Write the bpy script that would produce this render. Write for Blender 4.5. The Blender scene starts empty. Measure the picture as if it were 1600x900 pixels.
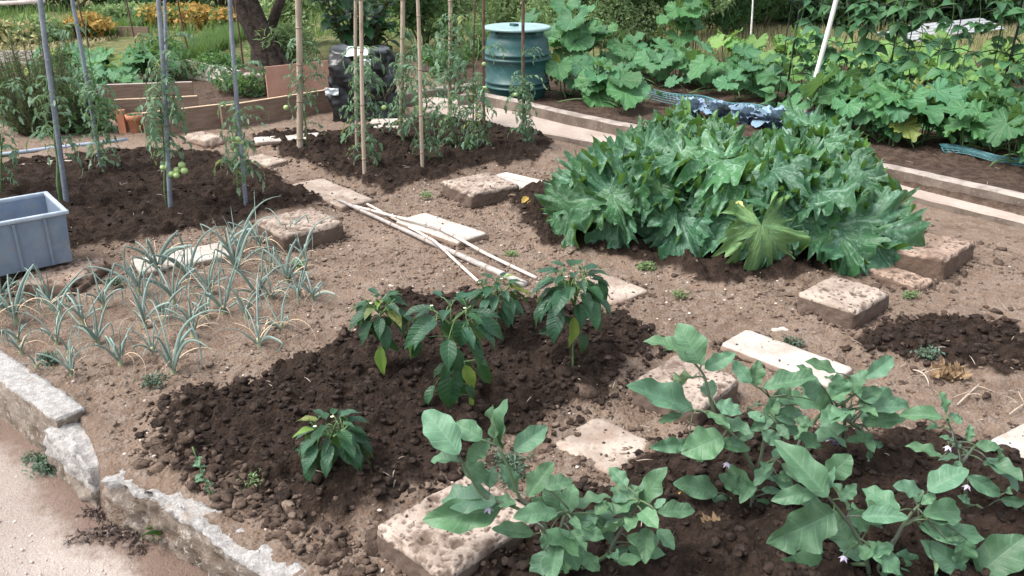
import bpy, math, random
import numpy as np
from mathutils import Vector, Matrix
random.seed(7); RNG = np.random.default_rng(11)
S = bpy.context.scene
COL = S.collection
R = math.radians
# ------------------------------------------------------------------ camera
CAM_H, PITCH, FPX = 1.6, R(23.0), 1350.0
cam = bpy.data.cameras.new('camera'); cam_o = bpy.data.objects.new('camera', cam); COL.objects.link(cam_o)
cam_o.location = (0, 0, CAM_H); cam_o.rotation_euler = (R(90) - PITCH, 0, 0)
cam.sensor_width = 36; cam.lens = 36 * FPX / 1600; cam.clip_end = 900; cam.clip_start = 0.05
S.camera = cam_o
# ------------------------------------------------------------------ world, sun, exposure
w = bpy.data.worlds.new('World'); S.world = w; w.use_nodes = True
nt = w.node_tree; nt.nodes.clear()
sky = nt.nodes.new('ShaderNodeTexSky'); sky.sky_type = 'NISHITA'; sky.sun_disc = False
SUN_EL, SUN_AZ = R(60), R(-105)
sky.sun_elevation = SUN_EL; sky.sun_rotation = SUN_AZ
sky.air_density = 1.0; sky.dust_density = 3.0; sky.ozone_density = 0.7
hs = nt.nodes.new('ShaderNodeHueSaturation'); hs.inputs['Saturation'].default_value = 0.33
bg = nt.nodes.new('ShaderNodeBackground'); bg.inputs[1].default_value = 0.145
out = nt.nodes.new('ShaderNodeOutputWorld')
nt.links.new(sky.outputs[0], hs.inputs['Color']); nt.links.new(hs.outputs[0], bg.inputs[0]); nt.links.new(bg.outputs[0], out.inputs[0])
sun = bpy.data.lights.new('sun', 'SUN'); sun.energy = 1.45; sun.angle = R(24); sun.color = (1, .95, .88)
sun_o = bpy.data.objects.new('sun', sun); COL.objects.link(sun_o)
sd = Vector((math.sin(SUN_AZ) * math.cos(SUN_EL), math.cos(SUN_AZ) * math.cos(SUN_EL), math.sin(SUN_EL)))
sun_o.rotation_euler = sd.to_track_quat('Z', 'Y').to_euler()
S.view_settings.view_transform = 'Standard'; S.view_settings.look = 'None'
S.view_settings.exposure = 1.4; S.view_settings.gamma = 1
S.cycles.max_bounces = 8; S.cycles.diffuse_bounces = 4; S.cycles.transmission_bounces = 4; S.cycles.transparent_max_bounces = 6

# ------------------------------------------------------------------ geometry of places on the ground
_cp, _sp = math.cos(PITCH), math.sin(PITCH)
def ray(px, py):
    a, b = (px - 800) / FPX, (450 - py) / FPX
    return Vector((a, _cp + b * _sp, -_sp + b * _cp))
def W(px, py, z=0.0):
    d = ray(px, py); t = (z - CAM_H) / d.z
    return Vector((d.x * t, d.y * t, z))
def V(px, py, Y):
    d = ray(px, py); t = Y / d.y
    return Vector((d.x * t, Y, CAM_H + d.z * t))

# ------------------------------------------------------------------ numpy noise
def _h(ix, iy, s):
    n = (ix.astype(np.int64) * 374761393 + iy.astype(np.int64) * 668265263 + s * 1442695041) & 0xFFFFFFFF
    n = ((n ^ (n >> 13)) * 1274126177) & 0xFFFFFFFF
    n = n ^ (n >> 16)
    return (n & 0xFFFFFF) / float(0xFFFFFF)
def vnoise(x, y, s=0):
    ix, iy = np.floor(x), np.floor(y); fx, fy = x - ix, y - iy
    u, v = fx * fx * (3 - 2 * fx), fy * fy * (3 - 2 * fy)
    a, b, c, d = _h(ix, iy, s), _h(ix + 1, iy, s), _h(ix, iy + 1, s), _h(ix + 1, iy + 1, s)
    return (a * (1 - u) + b * u) * (1 - v) + (c * (1 - u) + d * u) * v
def fbm(x, y, s=0, o=4):
    t = 0; a = .5
    for k in range(o):
        t = t + a * (vnoise(x, y, s + k * 17) - .5); x = x * 2.03 + 3.1; y = y * 2.03 + 1.7; a *= .5
    return t
def worley(x, y, s=0):
    ix, iy = np.floor(x), np.floor(y)
    f1 = np.full(x.shape, 9.0); f2 = np.full(x.shape, 9.0); cid = np.zeros(x.shape)
    for dx in (-1, 0, 1):
        for dy in (-1, 0, 1):
            jx, jy = ix + dx, iy + dy
            px, py = jx + _h(jx, jy, s), jy + _h(jx, jy, s + 5)
            d = np.hypot(px - x, py - y); r = _h(jx, jy, s + 9)
            nearer = d < f1
            f2 = np.where(nearer, f1, np.minimum(f2, d)); cid = np.where(nearer, r, cid); f1 = np.where(nearer, d, f1)
    return f1, f2, cid
def sstep(a, b, x):
    t = np.clip((x - a) / (b - a), 0, 1); return t * t * (3 - 2 * t)
def sdf_poly(x, y, P):
    d = np.full(x.shape, 1e9); ins = np.zeros(x.shape, bool); n = len(P)
    for i in range(n):
        ax, ay = P[i]; bx, by = P[(i + 1) % n]
        ex, ey = bx - ax, by - ay
        t = np.clip(((x - ax) * ex + (y - ay) * ey) / (ex * ex + ey * ey + 1e-12), 0, 1)
        d = np.minimum(d, np.hypot(x - ax - t * ex, y - ay - t * ey))
        c = ((ay > y) != (by > y)) & (x < (bx - ax) * (y - ay) / (by - ay + 1e-12) + ax)
        ins ^= c
    return np.where(ins, -d, d)

# ------------------------------------------------------------------ object helpers
def tag(o, label=None, cat=None, group=None, kind=None):
    if label: o['label'] = label
    if cat: o['category'] = cat
    if group: o['group'] = group
    if kind or cat: o['kind'] = kind or 'thing'
    return o
def thing(name, label, cat, loc=(0, 0, 0), rz=0, group=None):
    o = bpy.data.objects.new(name, None); COL.objects.link(o)
    o.empty_display_size = .05
    o.location = loc; o.rotation_euler = (0, 0, rz)
    return tag(o, label, cat, group)
def link(name, me, parent=None, M=None):
    o = bpy.data.objects.new(name, me); COL.objects.link(o)
    if parent: o.parent = parent
    if M is not None: o.matrix_local = M
    return o
def mesh(name, v, f, mats=(), uv=None, smooth=True, mi=None, attrs=None):
    me = bpy.data.meshes.new(name)
    v = np.asarray(v, dtype=np.float32).reshape(-1, 3)
    if isinstance(f, np.ndarray):
        k = f.shape[1]; nf = len(f)
        me.vertices.add(len(v)); me.vertices.foreach_set('co', v.ravel())
        me.loops.add(nf * k); me.loops.foreach_set('vertex_index', f.astype(np.int32).ravel())
        me.polygons.add(nf); me.polygons.foreach_set('loop_start', np.arange(0, nf * k, k, dtype=np.int32))
        me.update(calc_edges=True)
    else:
        me.from_pydata([tuple(map(float, q)) for q in v], [], f); me.update()
    if smooth is True: me.polygons.foreach_set('use_smooth', np.ones(len(me.polygons), bool))
    if uv is not None:
        uv = np.asarray(uv, dtype=np.float32); li = np.empty(len(me.loops), np.int32); me.loops.foreach_get('vertex_index', li)
        l = me.uv_layers.new(name='UVMap'); l.data.foreach_set('uv', uv[li].ravel())
    for m in mats: me.materials.append(m)
    if mi is not None: me.polygons.foreach_set('material_index', np.asarray(mi, np.int32))
    if attrs:
        for k, a in attrs.items():
            at = me.attributes.new(k, 'FLOAT', 'POINT'); at.data.foreach_set('value', np.asarray(a, np.float32))
    me.update()
    return me
class MB:
    """collects pieces into one mesh"""
    def __init__(s): s.v = []; s.f = []; s.uv = []; s.mi = []
    def add(s, v, f, uv=None, m=0):
        o = len(s.v); s.v += [tuple(q) for q in v]; s.f += [tuple(i + o for i in g) for g in f]
        s.uv += list(uv) if uv is not None else [(0, 0)] * len(v); s.mi += [m] * len(f)
        return s
    def tube(s, pts, rad, n=6, m=0, cap=True, flat=1.0):
        pts = [Vector(p) for p in pts]
        if not hasattr(rad, '__len__'): rad = [rad] * len(pts)
        t0 = (pts[1] - pts[0]).normalized()
        a = t0.orthogonal().normalized(); v = []; f = []; uv = []; prev = t0
        for i, p in enumerate(pts):
            t = (pts[min(i + 1, len(pts) - 1)] - pts[max(i - 1, 0)]).normalized()
            q = prev.rotation_difference(t); a = (q @ a); a = (a - t * a.dot(t)).normalized(); b = t.cross(a); prev = t
            for k in range(n):
                g = 2 * math.pi * k / n
                v.append(p + a * math.cos(g) * rad[i] + b * math.sin(g) * rad[i] * flat); uv.append((i / (len(pts) - 1), k / n))
        for i in range(len(pts) - 1):
            for k in range(n):
                f.append((i * n + k, i * n + (k + 1) % n, (i + 1) * n + (k + 1) % n, (i + 1) * n + k))
        if cap: f.append(tuple(range(n - 1, -1, -1))); f.append(tuple(range((len(pts) - 1) * n, len(pts) * n)))
        return s.add(v, f, uv, m)
    def box(s, c, d, rz=0, m=0):
        c = Vector(c); M = Matrix.Rotation(rz, 3, 'Z'); v = []
        for z in (-1, 1):
            for x, y in ((-1, -1), (1, -1), (1, 1), (-1, 1)):
                v.append(c + M @ Vector((x * d[0] / 2, y * d[1] / 2, z * d[2] / 2)))
        return s.add(v, [(3, 2, 1, 0), (4, 5, 6, 7), (0, 1, 5, 4), (1, 2, 6, 5), (2, 3, 7, 6), (3, 0, 4, 7)], None, m)
    def lathe(s, prof, n=32, m=0, c=(0, 0, 0)):
        c = Vector(c); v = []; f = []
        for r, z in prof:
            for k in range(n):
                g = 2 * math.pi * k / n; v.append(c + Vector((r * math.cos(g), r * math.sin(g), z)))
        for i in range(len(prof) - 1):
            for k in range(n): f.append((i * n + k, i * n + (k + 1) % n, (i + 1) * n + (k + 1) % n, (i + 1) * n + k))
        f.append(tuple(range(n - 1, -1, -1))); f.append(tuple(range((len(prof) - 1) * n, len(prof) * n)))
        return s.add(v, f, None, m)
    def me(s, name, mats, smooth=True):
        return mesh(name, s.v, s.f, mats, s.uv, smooth, s.mi)
    def build(s, name, mats, parent=None, smooth=True, M=None):
        if not isinstance(mats, (list, tuple)): mats = [mats]
        return link(name, s.me(name, mats, smooth), parent, M)

# ------------------------------------------------------------------ materials
class NT:
    def __init__(s, name):
        s.m = bpy.data.materials.new(name); s.m.use_nodes = True; s.t = s.m.node_tree; s.t.nodes.clear()
        s.out = s.n('ShaderNodeOutputMaterial')
    def n(s, typ, **kw):
        d = s.t.nodes.new(typ)
        for k, x in kw.items(): setattr(d, k, x)
        return d
    def set(s, sock, x):
        if isinstance(x, bpy.types.NodeSocket): s.t.links.new(x, sock)
        elif isinstance(x, (tuple, list)) and len(x) == 3 and sock.type == 'RGBA': sock.default_value = (*x, 1)
        else: sock.default_value = x
    def math(s, op, a, b=0.0, c=None, clamp=False):
        d = s.n('ShaderNodeMath', operation=op, use_clamp=clamp); s.set(d.inputs[0], a); s.set(d.inputs[1], b)
        if c is not None: s.set(d.inputs[2], c)
        return d.outputs[0]
    def map(s, x, a, b, c=0.0, d=1.0):
        q = s.n('ShaderNodeMapRange', interpolation_type='SMOOTHSTEP'); s.set(q.inputs[0], x)
        for i, k in enumerate((a, b, c, d)): s.set(q.inputs[i + 1], k)
        return q.outputs[0]
    def mix(s, f, a, b, mode='MIX'):
        d = s.n('ShaderNodeMix', data_type='RGBA', blend_type=mode); s.set(d.inputs[0], f); s.set(d.inputs[6], a); s.set(d.inputs[7], b)
        return d.outputs[2]
    def noise(s, scale, detail=4, rough=.6, vec=None, dist=0.0):
        d = s.n('ShaderNodeTexNoise'); d.inputs['Scale'].default_value = scale; d.inputs['Detail'].default_value = detail
        d.inputs['Roughness'].default_value = rough; d.inputs['Distortion'].default_value = dist
        if vec is not None: s.t.links.new(vec, d.inputs['Vector'])
        return d.outputs['Fac']
    def vor(s, scale, feat='F1', vec=None, out='Distance'):
        d = s.n('ShaderNodeTexVoronoi', feature=feat); d.inputs['Scale'].default_value = scale
        if vec is not None: s.t.links.new(vec, d.inputs['Vector'])
        return d.outputs[out]
    def obj(s): return s.n('ShaderNodeTexCoord').outputs['Object']
    def pos(s): return s.n('ShaderNodeNewGeometry').outputs['Position']
    def attr(s, name): return s.n('ShaderNodeAttribute', attribute_name=name).outputs['Fac']
    def rand(s): return s.n('ShaderNodeObjectInfo').outputs['Random']
    def bump(s, h, strength=.5, dist=.01):
        d = s.n('ShaderNodeBump'); d.inputs['Strength'].default_value = strength; d.inputs['Distance'].default_value = dist
        s.t.links.new(h, d.inputs['Height']); return d.outputs[0]
    def pbsdf(s, col, rough=.8, spec=.3, normal=None, metal=0.0, **kw):
        d = s.n('ShaderNodeBsdfPrincipled'); s.set(d.inputs['Base Color'], col); s.set(d.inputs['Roughness'], rough)
        s.set(d.inputs['Specular IOR Level'], spec); s.set(d.inputs['Metallic'], metal)
        if normal is not None: s.t.links.new(normal, d.inputs['Normal'])
        for k, x in kw.items(): s.set(d.inputs[k], x)
        return d.outputs[0]
    def done(s, sh): s.t.links.new(sh, s.out.inputs[0]); return s.m

def leafmat(name, col, vein, back=None, rough=.45, spec=.4, trans=.3, kind='pin', mott=0.0, mottcol=(.3, .4, .35), var=.25, nveins=6, veinamt=.5, yellow=.0, bumpy=.3, tcol=None):
    n = NT(name); r = n.rand(); P = n.obj()
    uvn = n.n('ShaderNodeSeparateXYZ'); n.t.links.new(n.n('ShaderNodeTexCoord').outputs['UV'], uvn.inputs[0])
    u, v = uvn.outputs[0], uvn.outputs[1]
    if kind == 'pin':                              # u along 0..1, v across 0..1 (0.5 = midrib)
        av = n.math('MULTIPLY', n.math('ABSOLUTE', n.math('SUBTRACT', v, .5)), 2.0)
        mid = n.map(av, .0, .09, 1, 0)
        fr = n.math('FRACT', n.math('MULTIPLY', n.math('SUBTRACT', u, n.math('MULTIPLY', av, .16)), float(nveins)))
        side = n.map(n.math('ABSOLUTE', n.math('SUBTRACT', fr, .5)), .0, .12, .7, 0)
        vn = n.math('MAXIMUM', mid, side)
        relief = n.math('SINE', n.math('MULTIPLY', fr, math.pi))
    elif kind == 'pal':                            # u radius 0..1, v angle 0..1
        fr = n.math('FRACT', n.math('MULTIPLY', v, float(nveins)))
        ad = n.math('MULTIPLY', n.math('ABSOLUTE', n.math('SUBTRACT', fr, .5)), n.math('ADD', u, .12))
        vn = n.map(ad, .0, .05, 1, 0)
        fr2 = n.math('FRACT', n.math('SUBTRACT', n.math('MULTIPLY', u, 5.0), n.math('MULTIPLY', n.math('ABSOLUTE', n.math('SUBTRACT', fr, .5)), 3.0)))
        vn = n.math('MAXIMUM', vn, n.map(n.math('ABSOLUTE', n.math('SUBTRACT', fr2, .5)), 0, .10, .2, 0))
        relief = n.math('SINE', n.math('MULTIPLY', fr2, math.pi))
    else:
        vn = n.map(u, 0, 1, 0, 0); relief = u
    nz = n.noise(14, 3, .6, P)
    c = n.mix(n.math('MULTIPLY', vn, veinamt), col, vein)
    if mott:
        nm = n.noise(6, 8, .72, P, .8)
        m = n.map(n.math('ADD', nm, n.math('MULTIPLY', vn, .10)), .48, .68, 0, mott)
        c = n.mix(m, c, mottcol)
    d = n.n('ShaderNodeHueSaturation'); n.set(d.inputs['Color'], c)
    n.set(d.inputs['Value'], n.math('ADD', n.math('MULTIPLY', n.math('ADD', n.math('MULTIPLY', r, .7), n.math('MULTIPLY', nz, .5)), 2 * var), 1 - 1.2 * var))
    n.set(d.inputs['Hue'], n.math('ADD', n.math('MULTIPLY', n.math('FRACT', n.math('MULTIPLY', r, 7.3)), .04), .48))
    c = d.outputs[0]
    if yellow:
        yl = n.map(n.math('FRACT', n.math('MULTIPLY', r, 13.7)), 1 - yellow, 1 - yellow * .4, 0, .75)
        c = n.mix(n.math('MULTIPLY', yl, n.map(nz, .3, .6)), c, (.32, .30, .05))
    bk = n.n('ShaderNodeNewGeometry').outputs['Backfacing']
    cb = back if back else tuple(min(1, x * 1.5 + .02) for x in col)
    c = n.mix(bk, c, n.mix(n.math('MULTIPLY', vn, veinamt), cb, vein))
    h = n.math('ADD', n.math('MULTIPLY', relief, .6), n.math('ADD', n.math('MULTIPLY', vn, -.7), n.math('MULTIPLY', n.noise(40, 3, .6, P), .6)))
    nm = n.bump(h, bumpy, .006)
    pb = n.pbsdf(c, rough, spec, nm)
    tr = n.n('ShaderNodeBsdfTranslucent')
    n.set(tr.inputs[0], n.mix(.5, c, tcol or (.25, .42, .06))); n.t.links.new(nm, tr.inputs['Normal'])
    mx = n.n('ShaderNodeMixShader'); mx.inputs[0].default_value = trans
    n.t.links.new(pb, mx.inputs[1]); n.t.links.new(tr.outputs[0], mx.inputs[2])
    return n.done(mx.outputs[0])
def stemmat(name, a, b, scale=30, rough=.6):
    n = NT(name); z = n.noise(scale, 3, .6, n.obj()); c = n.mix(n.map(z, .35, .65), a, b)
    return n.done(n.pbsdf(c, rough, .3, n.bump(z, .3, .003)))
def roughmat(name, a, b, scale=8, rough=.9, bump=.5, bd=.01, spec=.2, fine=60, c3=None, metal=0.0):
    n = NT(name); P = n.obj(); z = n.noise(scale, 5, .65, P); z2 = n.noise(fine, 4, .65, P)
    c = n.mix(n.map(z, .35, .65), a, b)
    if c3: c = n.mix(n.map(z2, .55, .72), c, c3)
    return n.done(n.pbsdf(c, rough, spec, n.bump(n.math('ADD', z, z2), bump, bd), metal))

M = {}
M['egg'] = leafmat('aubergine_leaf', (.078, .168, .090), (.22, .33, .20), (.23, .34, .19), .5, .42, .13, mott=.35, mottcol=(.13, .245, .15), nveins=5, veinamt=.16, var=.36, bumpy=.28, yellow=.012, tcol=(.2, .36, .12))
M['pep'] = leafmat('pepper_leaf', (.016, .066, .029), (.075, .15, .08), (.075, .17, .07), .36, .45, .16, nveins=7, veinamt=.15, var=.35, yellow=.03, bumpy=.35)
M['pepy'] = leafmat('pale_pepper_leaf', (.16, .26, .05), (.3, .36, .14), None, .45, .35, .3, nveins=7, veinamt=.3, var=.2)
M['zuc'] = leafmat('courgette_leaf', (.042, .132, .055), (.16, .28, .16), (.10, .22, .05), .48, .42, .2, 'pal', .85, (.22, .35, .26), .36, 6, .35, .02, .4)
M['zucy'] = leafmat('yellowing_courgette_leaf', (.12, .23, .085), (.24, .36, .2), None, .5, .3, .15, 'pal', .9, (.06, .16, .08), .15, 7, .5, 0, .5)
M['sq'] = leafmat('squash_leaf', (.055, .165, .065), (.2, .32, .17), (.14, .27, .1), .5, .32, .24, 'pal', .25, (.2, .33, .2), .35, 7, .5, .06, .4)
M['tom'] = leafmat('tomato_leaf', (.11, .195, .12), (.18, .27, .17), (.2, .29, .19), .6, .25, .22, nveins=5, veinamt=.3, var=.35, yellow=.05)
M['bean'] = leafmat('bean_leaf', (.055, .150, .065), (.14, .25, .13), (.14, .25, .14), .5, .32, .24, nveins=5, veinamt=.35, var=.4)
M['onion'] = leafmat('onion_leaf', (.205, .28, .245), (.11, .2, .17), (.1, .2, .17), .5, .4, .06, 'tube', .7, (.32, .44, .40), .35)
M['drylf'] = roughmat('dry_onion_leaf', (.66, .53, .39), (.50, .38, .26), 25, .85, .3, .002)
M['cab'] = leafmat('cabbage_leaf', (.20, .29, .40), (.30, .32, .44), (.24, .29, .38), .45, .35, .08, 'pal', .3, (.24, .32, .44), .25, 7, .5)
M['shr'] = leafmat('shrub_leaf', (.022, .075, .03), (.05, .12, .05), (.07, .15, .06), .38, .45, .2, nveins=7, veinamt=.3, var=.4)
M['pale'] = leafmat('pale_foliage', (.27, .38, .18), (.30, .40, .22), (.30, .39, .22), .6, .25, .35, nveins=3, veinamt=.2, var=.4)
M['mid'] = leafmat('green_foliage', (.085, .175, .07), (.1, .18, .08), (.1, .18, .07), .6, .25, .3, nveins=3, veinamt=.2, var=.4)
M['dark'] = leafmat('dark_foliage', (.022, .055, .025), (.05, .09, .04), (.05, .09, .035), .55, .25, .25, nveins=3, veinamt=.2, var=.4)
M['ros'] = leafmat('needle_foliage', (.085, .155, .062), (.1, .16, .09), (.12, .16, .1), .6, .25, .2, nveins=2, veinamt=.2, var=.4)
M['yel'] = leafmat('yellowed_leaf', (.42, .27, .07), (.5, .38, .16), (.4, .28, .1), .6, .25, .3, nveins=4, veinamt=.2, var=.3, tcol=(.5, .35, .08))
M['grs'] = leafmat('grass_blade', (.10, .19, .055), (.12, .2, .07), (.12, .2, .08), .6, .25, .3, 'tube', 0, var=.35)
M['hay'] = leafmat('dry_grass_blade', (.44, .42, .22), (.4, .36, .2), (.38, .34, .2), .7, .2, .3, 'tube', 0, var=.3, tcol=(.5, .42, .2))
M['crp'] = leafmat('creeper_leaf', (.085, .135, .10), (.1, .14, .1), None, .6, .25, .1, nveins=3, var=.3)
M['drycrp'] = roughmat('withered_creeper', (.085, .062, .055), (.15, .115, .10), 40, .95, .3, .003)
M['gst'] = stemmat('green_stem', (.12, .20, .075), (.08, .15, .06))
M['egst'] = stemmat('aubergine_stem', (.085, .13, .06), (.10, .11, .09), 18)
M['brst'] = stemmat('brown_stem', (.12, .09, .055), (.075, .06, .04))
M['bark'] = roughmat('bark', (.028, .022, .019), (.085, .066, .055), 14, .95, 1.0, .03)
M['soilclod'] = None

# soil -------------------------------------------------------------
def soilmat():
    n = NT('garden_soil'); P = n.pos(); wet = n.attr('wet'); red = n.attr('red'); grs = n.attr('grass'); crack = n.attr('crack')
    z1 = n.noise(2.2, 5, .6, P); z2 = n.noise(18, 6, .7, P); z3 = n.noise(120, 5, .7, P); z4 = n.noise(5.5, 4, .6, P)
    dry = n.mix(n.map(z1, .3, .7), (.168, .116, .085), (.258, .190, .144))
    dry = n.mix(n.map(z2, .42, .7), dry, (.265, .212, .175))
    dry = n.mix(n.map(z4, .52, .72, 0, .55), dry, (.125, .083, .06))
    dry = n.mix(n.map(z3, .56, .75, 0, .7), dry, (.42, .35, .29))
    dry = n.mix(n.map(z3, .46, .30, 0, .75), dry, (.075, .052, .04))
    dark = n.mix(n.map(z2, .35, .7), (.019, .0125, .0095), (.050, .034, .026))
    dark = n.mix(n.map(z1, .5, .75, 0, .35), dark, (.055, .039, .031))
    dark = n.mix(n.map(z3, .62, .8, 0, .6), dark, (.095, .073, .06))
    rd = n.mix(n.map(z2, .35, .65), (.045, .030, .023), (.105, .073, .056))
    c = n.mix(red, dry, rd)
    wn = n.map(n.math('ADD', wet, n.math('MULTIPLY', n.math('SUBTRACT', z2, .5), .55)), .3, .62)
    c = n.mix(wn, c, dark)
    c = n.mix(n.math('MULTIPLY', crack, .8), c, (.06, .042, .032))
    gr = n.mix(n.map(z4, .35, .65), (.085, .115, .042), (.19, .175, .085))
    c = n.mix(grs, c, gr)
    h = n.math('ADD', n.math('MULTIPLY', z2, .7), n.math('MULTIPLY', z3, .45))
    v1 = n.vor(75, 'F1', P); h = n.math('ADD', h, n.math('MULTIPLY', v1, -.35))
    return n.done(n.pbsdf(c, .97, .12, n.bump(h, 1.0, .024)))
M['soil'] = soilmat()
def clodmat(name, a, b, hi):
    n = NT(name); P = n.pos(); z2 = n.noise(25, 5, .7, P); z3 = n.noise(150, 4, .7, P)
    c = n.mix(n.map(z2, .35, .65), a, b); c = n.mix(n.map(z3, .58, .75, 0, .6), c, hi)
    return n.done(n.pbsdf(c, .97, .12, n.bump(n.math('ADD', z2, z3), .8, .008)))
M['clod_dark'] = clodmat('dark_clod', (.015, .0105, .0085), (.052, .037, .030), (.10, .077, .064))
M['clod_dry'] = clodmat('dry_clod', (.13, .092, .07), (.25, .19, .15), (.38, .31, .255))
M['clod_mid'] = clodmat('brown_clod', (.045, .031, .024), (.12, .086, .067), (.25, .19, .15))
M['pebble'] = roughmat('pale_pebble', (.38, .32, .27), (.58, .52, .47), 30, .85, .3, .002)

# ================================================================== SETTING
def PX(*q, z=0.0): return [(W(a, b, z).x, W(a, b, z).y) for a, b in q]
BEDS = [PX((-500, 290), (-200, 268), (0, 264), (150, 249), (235, 240), (330, 247), (385, 262), (440, 285), (500, 318), (420, 340), (330, 362), (240, 380), (140, 390), (40, 410), (-100, 440), (-400, 480)),
        PX((390, 220), (500, 214), (590, 204), (680, 190), (760, 200), (850, 214), (866, 232), (835, 258), (760, 268), (690, 285), (640, 303), (610, 316), (545, 290), (500, 272), (440, 248)),
        PX((230, 650), (330, 612), (430, 592), (540, 545), (615, 475), (760, 466), (900, 492), (1010, 520), (1048, 552), (985, 578), (930, 638), (850, 680), (760, 735), (670, 775), (565, 800), (480, 825), (415, 795), (330, 765), (250, 718)),
        PX((690, 905), (840, 800), (950, 765), (1045, 692), (1150, 655), (1300, 690), (1440, 690), (1600, 725), (1800, 800), (1900, 1100), (500, 1100)),
        PX((790, 316), (880, 292), (1000, 300), (1400, 340), (1440, 390), (1385, 415), (1250, 445), (1120, 446), (990, 412), (860, 385)),
        PX((1345, 545), (1410, 508), (1500, 505), (1590, 528), (1640, 570), (1560, 588), (1470, 575))]
KERB_IN = [(-420, 300), (0, 545), (135, 636), (190, 735), (225, 742), (300, 775), (400, 840), (500, 905), (640, 1010), (760, 1150)]
kin = PX(*KERB_IN, z=.02)
OUT_POLY = kin + [(-.2, -3), (-9, -3), (-9, kin[0][1])]
RB = [(700, 136), (745, 158), (800, 170), (870, 190), (960, 210), (1100, 236), (1250, 262), (1390, 287), (1600, 340), (1900, 415)]
rbk = PX(*RB, z=.05)
RED_POLY = rbk + [(12, rbk[-1][1]), (12, 10.6), (rbk[0][0] - .3, 10.6)]
BACKL = PX((-600, 60), (0, 40), (420, 60), (520, 110), (520, 146), (345, 170), (228, 182), (-600, 215))
ONION = PX((-60, 470), (180, 410), (420, 380), (560, 430), (600, 480), (520, 545), (400, 592), (300, 615), (130, 630), (0, 540))
def H(x, y, detail=True):
    nzw = fbm(x * 5, y * 5, 3, 3) * .22
    wet = np.zeros(x.shape); base = fbm(x * 1.3, y * 1.3, 21, 3) * .05
    for P in BEDS:
        wet = np.maximum(wet, sstep(.10, -.10, sdf_poly(x, y, P) + nzw + fbm(x * 26, y * 26, 13, 2) * .10))
    dout = sdf_poly(x, y, OUT_POLY)
    gp = W(197, 722); outside = sstep(-.03, -.06 - .16 * np.exp(-((x - gp.x) ** 2 + (y - gp.y) ** 2) / .006), dout)
    red = sstep(.02, -.04, sdf_poly(x, y, RED_POLY))
    redv = np.maximum(red, .85 * sstep(.1, -.1, sdf_poly(x, y, BACKL) + nzw))
    on = sstep(.08, -.12, sdf_poly(x, y, ONION) + nzw)
    z = base + .03 * wet + red * .075
    far = sstep(10.2, 11.2, y + fbm(x * .8, y * .8, 77, 2) * 1.5)
    crack = np.zeros(x.shape)
    if detail:
        wx, wy = x + fbm(x * 9, y * 9, 31, 2) * .06, y + fbm(x * 9, y * 9, 41, 2) * .06
        f1, f2, c1 = worley(wx / .085, wy / .085, 1); g1, g2, c2 = worley(wx / .038, wy / .038, 2); k1, k2, c3 = worley(wx / .02, wy / .02, 4)
        clod = np.clip(1 - f1 * f1 * 1.4, 0, 1) * c1 * .045 + np.clip(1 - g1 * g1 * 1.3, 0, 1) * c2 * .024 + np.clip(1 - k1 * k1, 0, 1) * c3 * .008
        rough = np.clip(.42 + 2.2 * fbm(x * 1.7, y * 1.7, 51, 3), .12, 1.1)
        dryc = clod * .62 * rough + np.clip(1 - k1 * k1, 0, 1) * c3 * .006
        h1, h2, c4 = worley(wx / .13 + fbm(x * 14, y * 14, 63, 3) * .9, wy / .13 + fbm(x * 14, y * 14, 64, 3) * .9, 8)
        crack = on * sstep(.07, .015, h2 - h1) * sstep(.42, .6, vnoise(x * 3.5, y * 3.5, 90))
        z = z + wet * clod * 1.05 + (1 - wet) * (1 - .6 * on) * dryc + (1 - wet) * on * (fbm(x * 12, y * 12, 61, 4) * .03 + .25 * dryc) - crack * .008 + fbm(x * 6, y * 6, 5, 4) * (.03 + .03 * wet)
    z = z * (1 - outside) - .27 * outside
    return z, wet * (1 - outside), redv * (1 - far), far, crack
def graded(a, b, s0, s1):
    r = [a]; 
    while r[-1] < b:
        t = (r[-1] - a) / (b - a); r.append(r[-1] + s0 + (s1 - s0) * t)
    return r[1:]
xs = list(np.arange(-1.75, 1.75, .0115))
pos = graded(xs[-1], 3.6, .0125, .024) ; pos += graded(pos[-1], 8, .026, .12); pos += graded(pos[-1], 300, .3, 40)
neg = [-(p + 0.0) for p in pos]
xs = np.array(sorted(neg) + xs + pos)
ys = [1.25]; ys += graded(1.25, 3.2, .0105, .0125); ys += graded(ys[-1], 5.6, .0125, .02); ys += graded(ys[-1], 9.0, .02, .05); ys += graded(ys[-1], 14, .06, .2); ys += graded(ys[-1], 420, .4, 50)
lo = [1.25 - d for d in (.05, .12, .25, .5, .9, 1.6, 3, 8, 30, 100)]
ys = np.array(lo[::-1] + ys)
X, Y = np.meshgrid(xs, ys)
Z, wet, red, far, crack = H(X.ravel(), Y.ravel())
nx, ny = len(xs), len(ys)
idx = np.arange(nx * ny).reshape(ny, nx)
F = np.stack([idx[:-1, :-1], idx[:-1, 1:], idx[1:, 1:], idx[1:, :-1]], -1).reshape(-1, 4)
gme = mesh('ground', np.stack([X.ravel(), Y.ravel(), Z], -1), F, [M['soil']], None, True, None, dict(wet=wet, red=red, grass=far, crack=crack))
tag(link('ground', gme), kind='structure')
def gz(x, y):
    a = np.array([float(x)]), np.array([float(y)]); return float(H(*a, False)[0][0])
def G(px, py, dz=0.0):
    """ground point seen at a pixel, on the real height of the soil"""
    z = 0.0
    for _ in range(3):
        p = W(px, py, z); z = gz(p.x, p.y)
    return Vector((p.x, p.y, z + dz))

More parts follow.
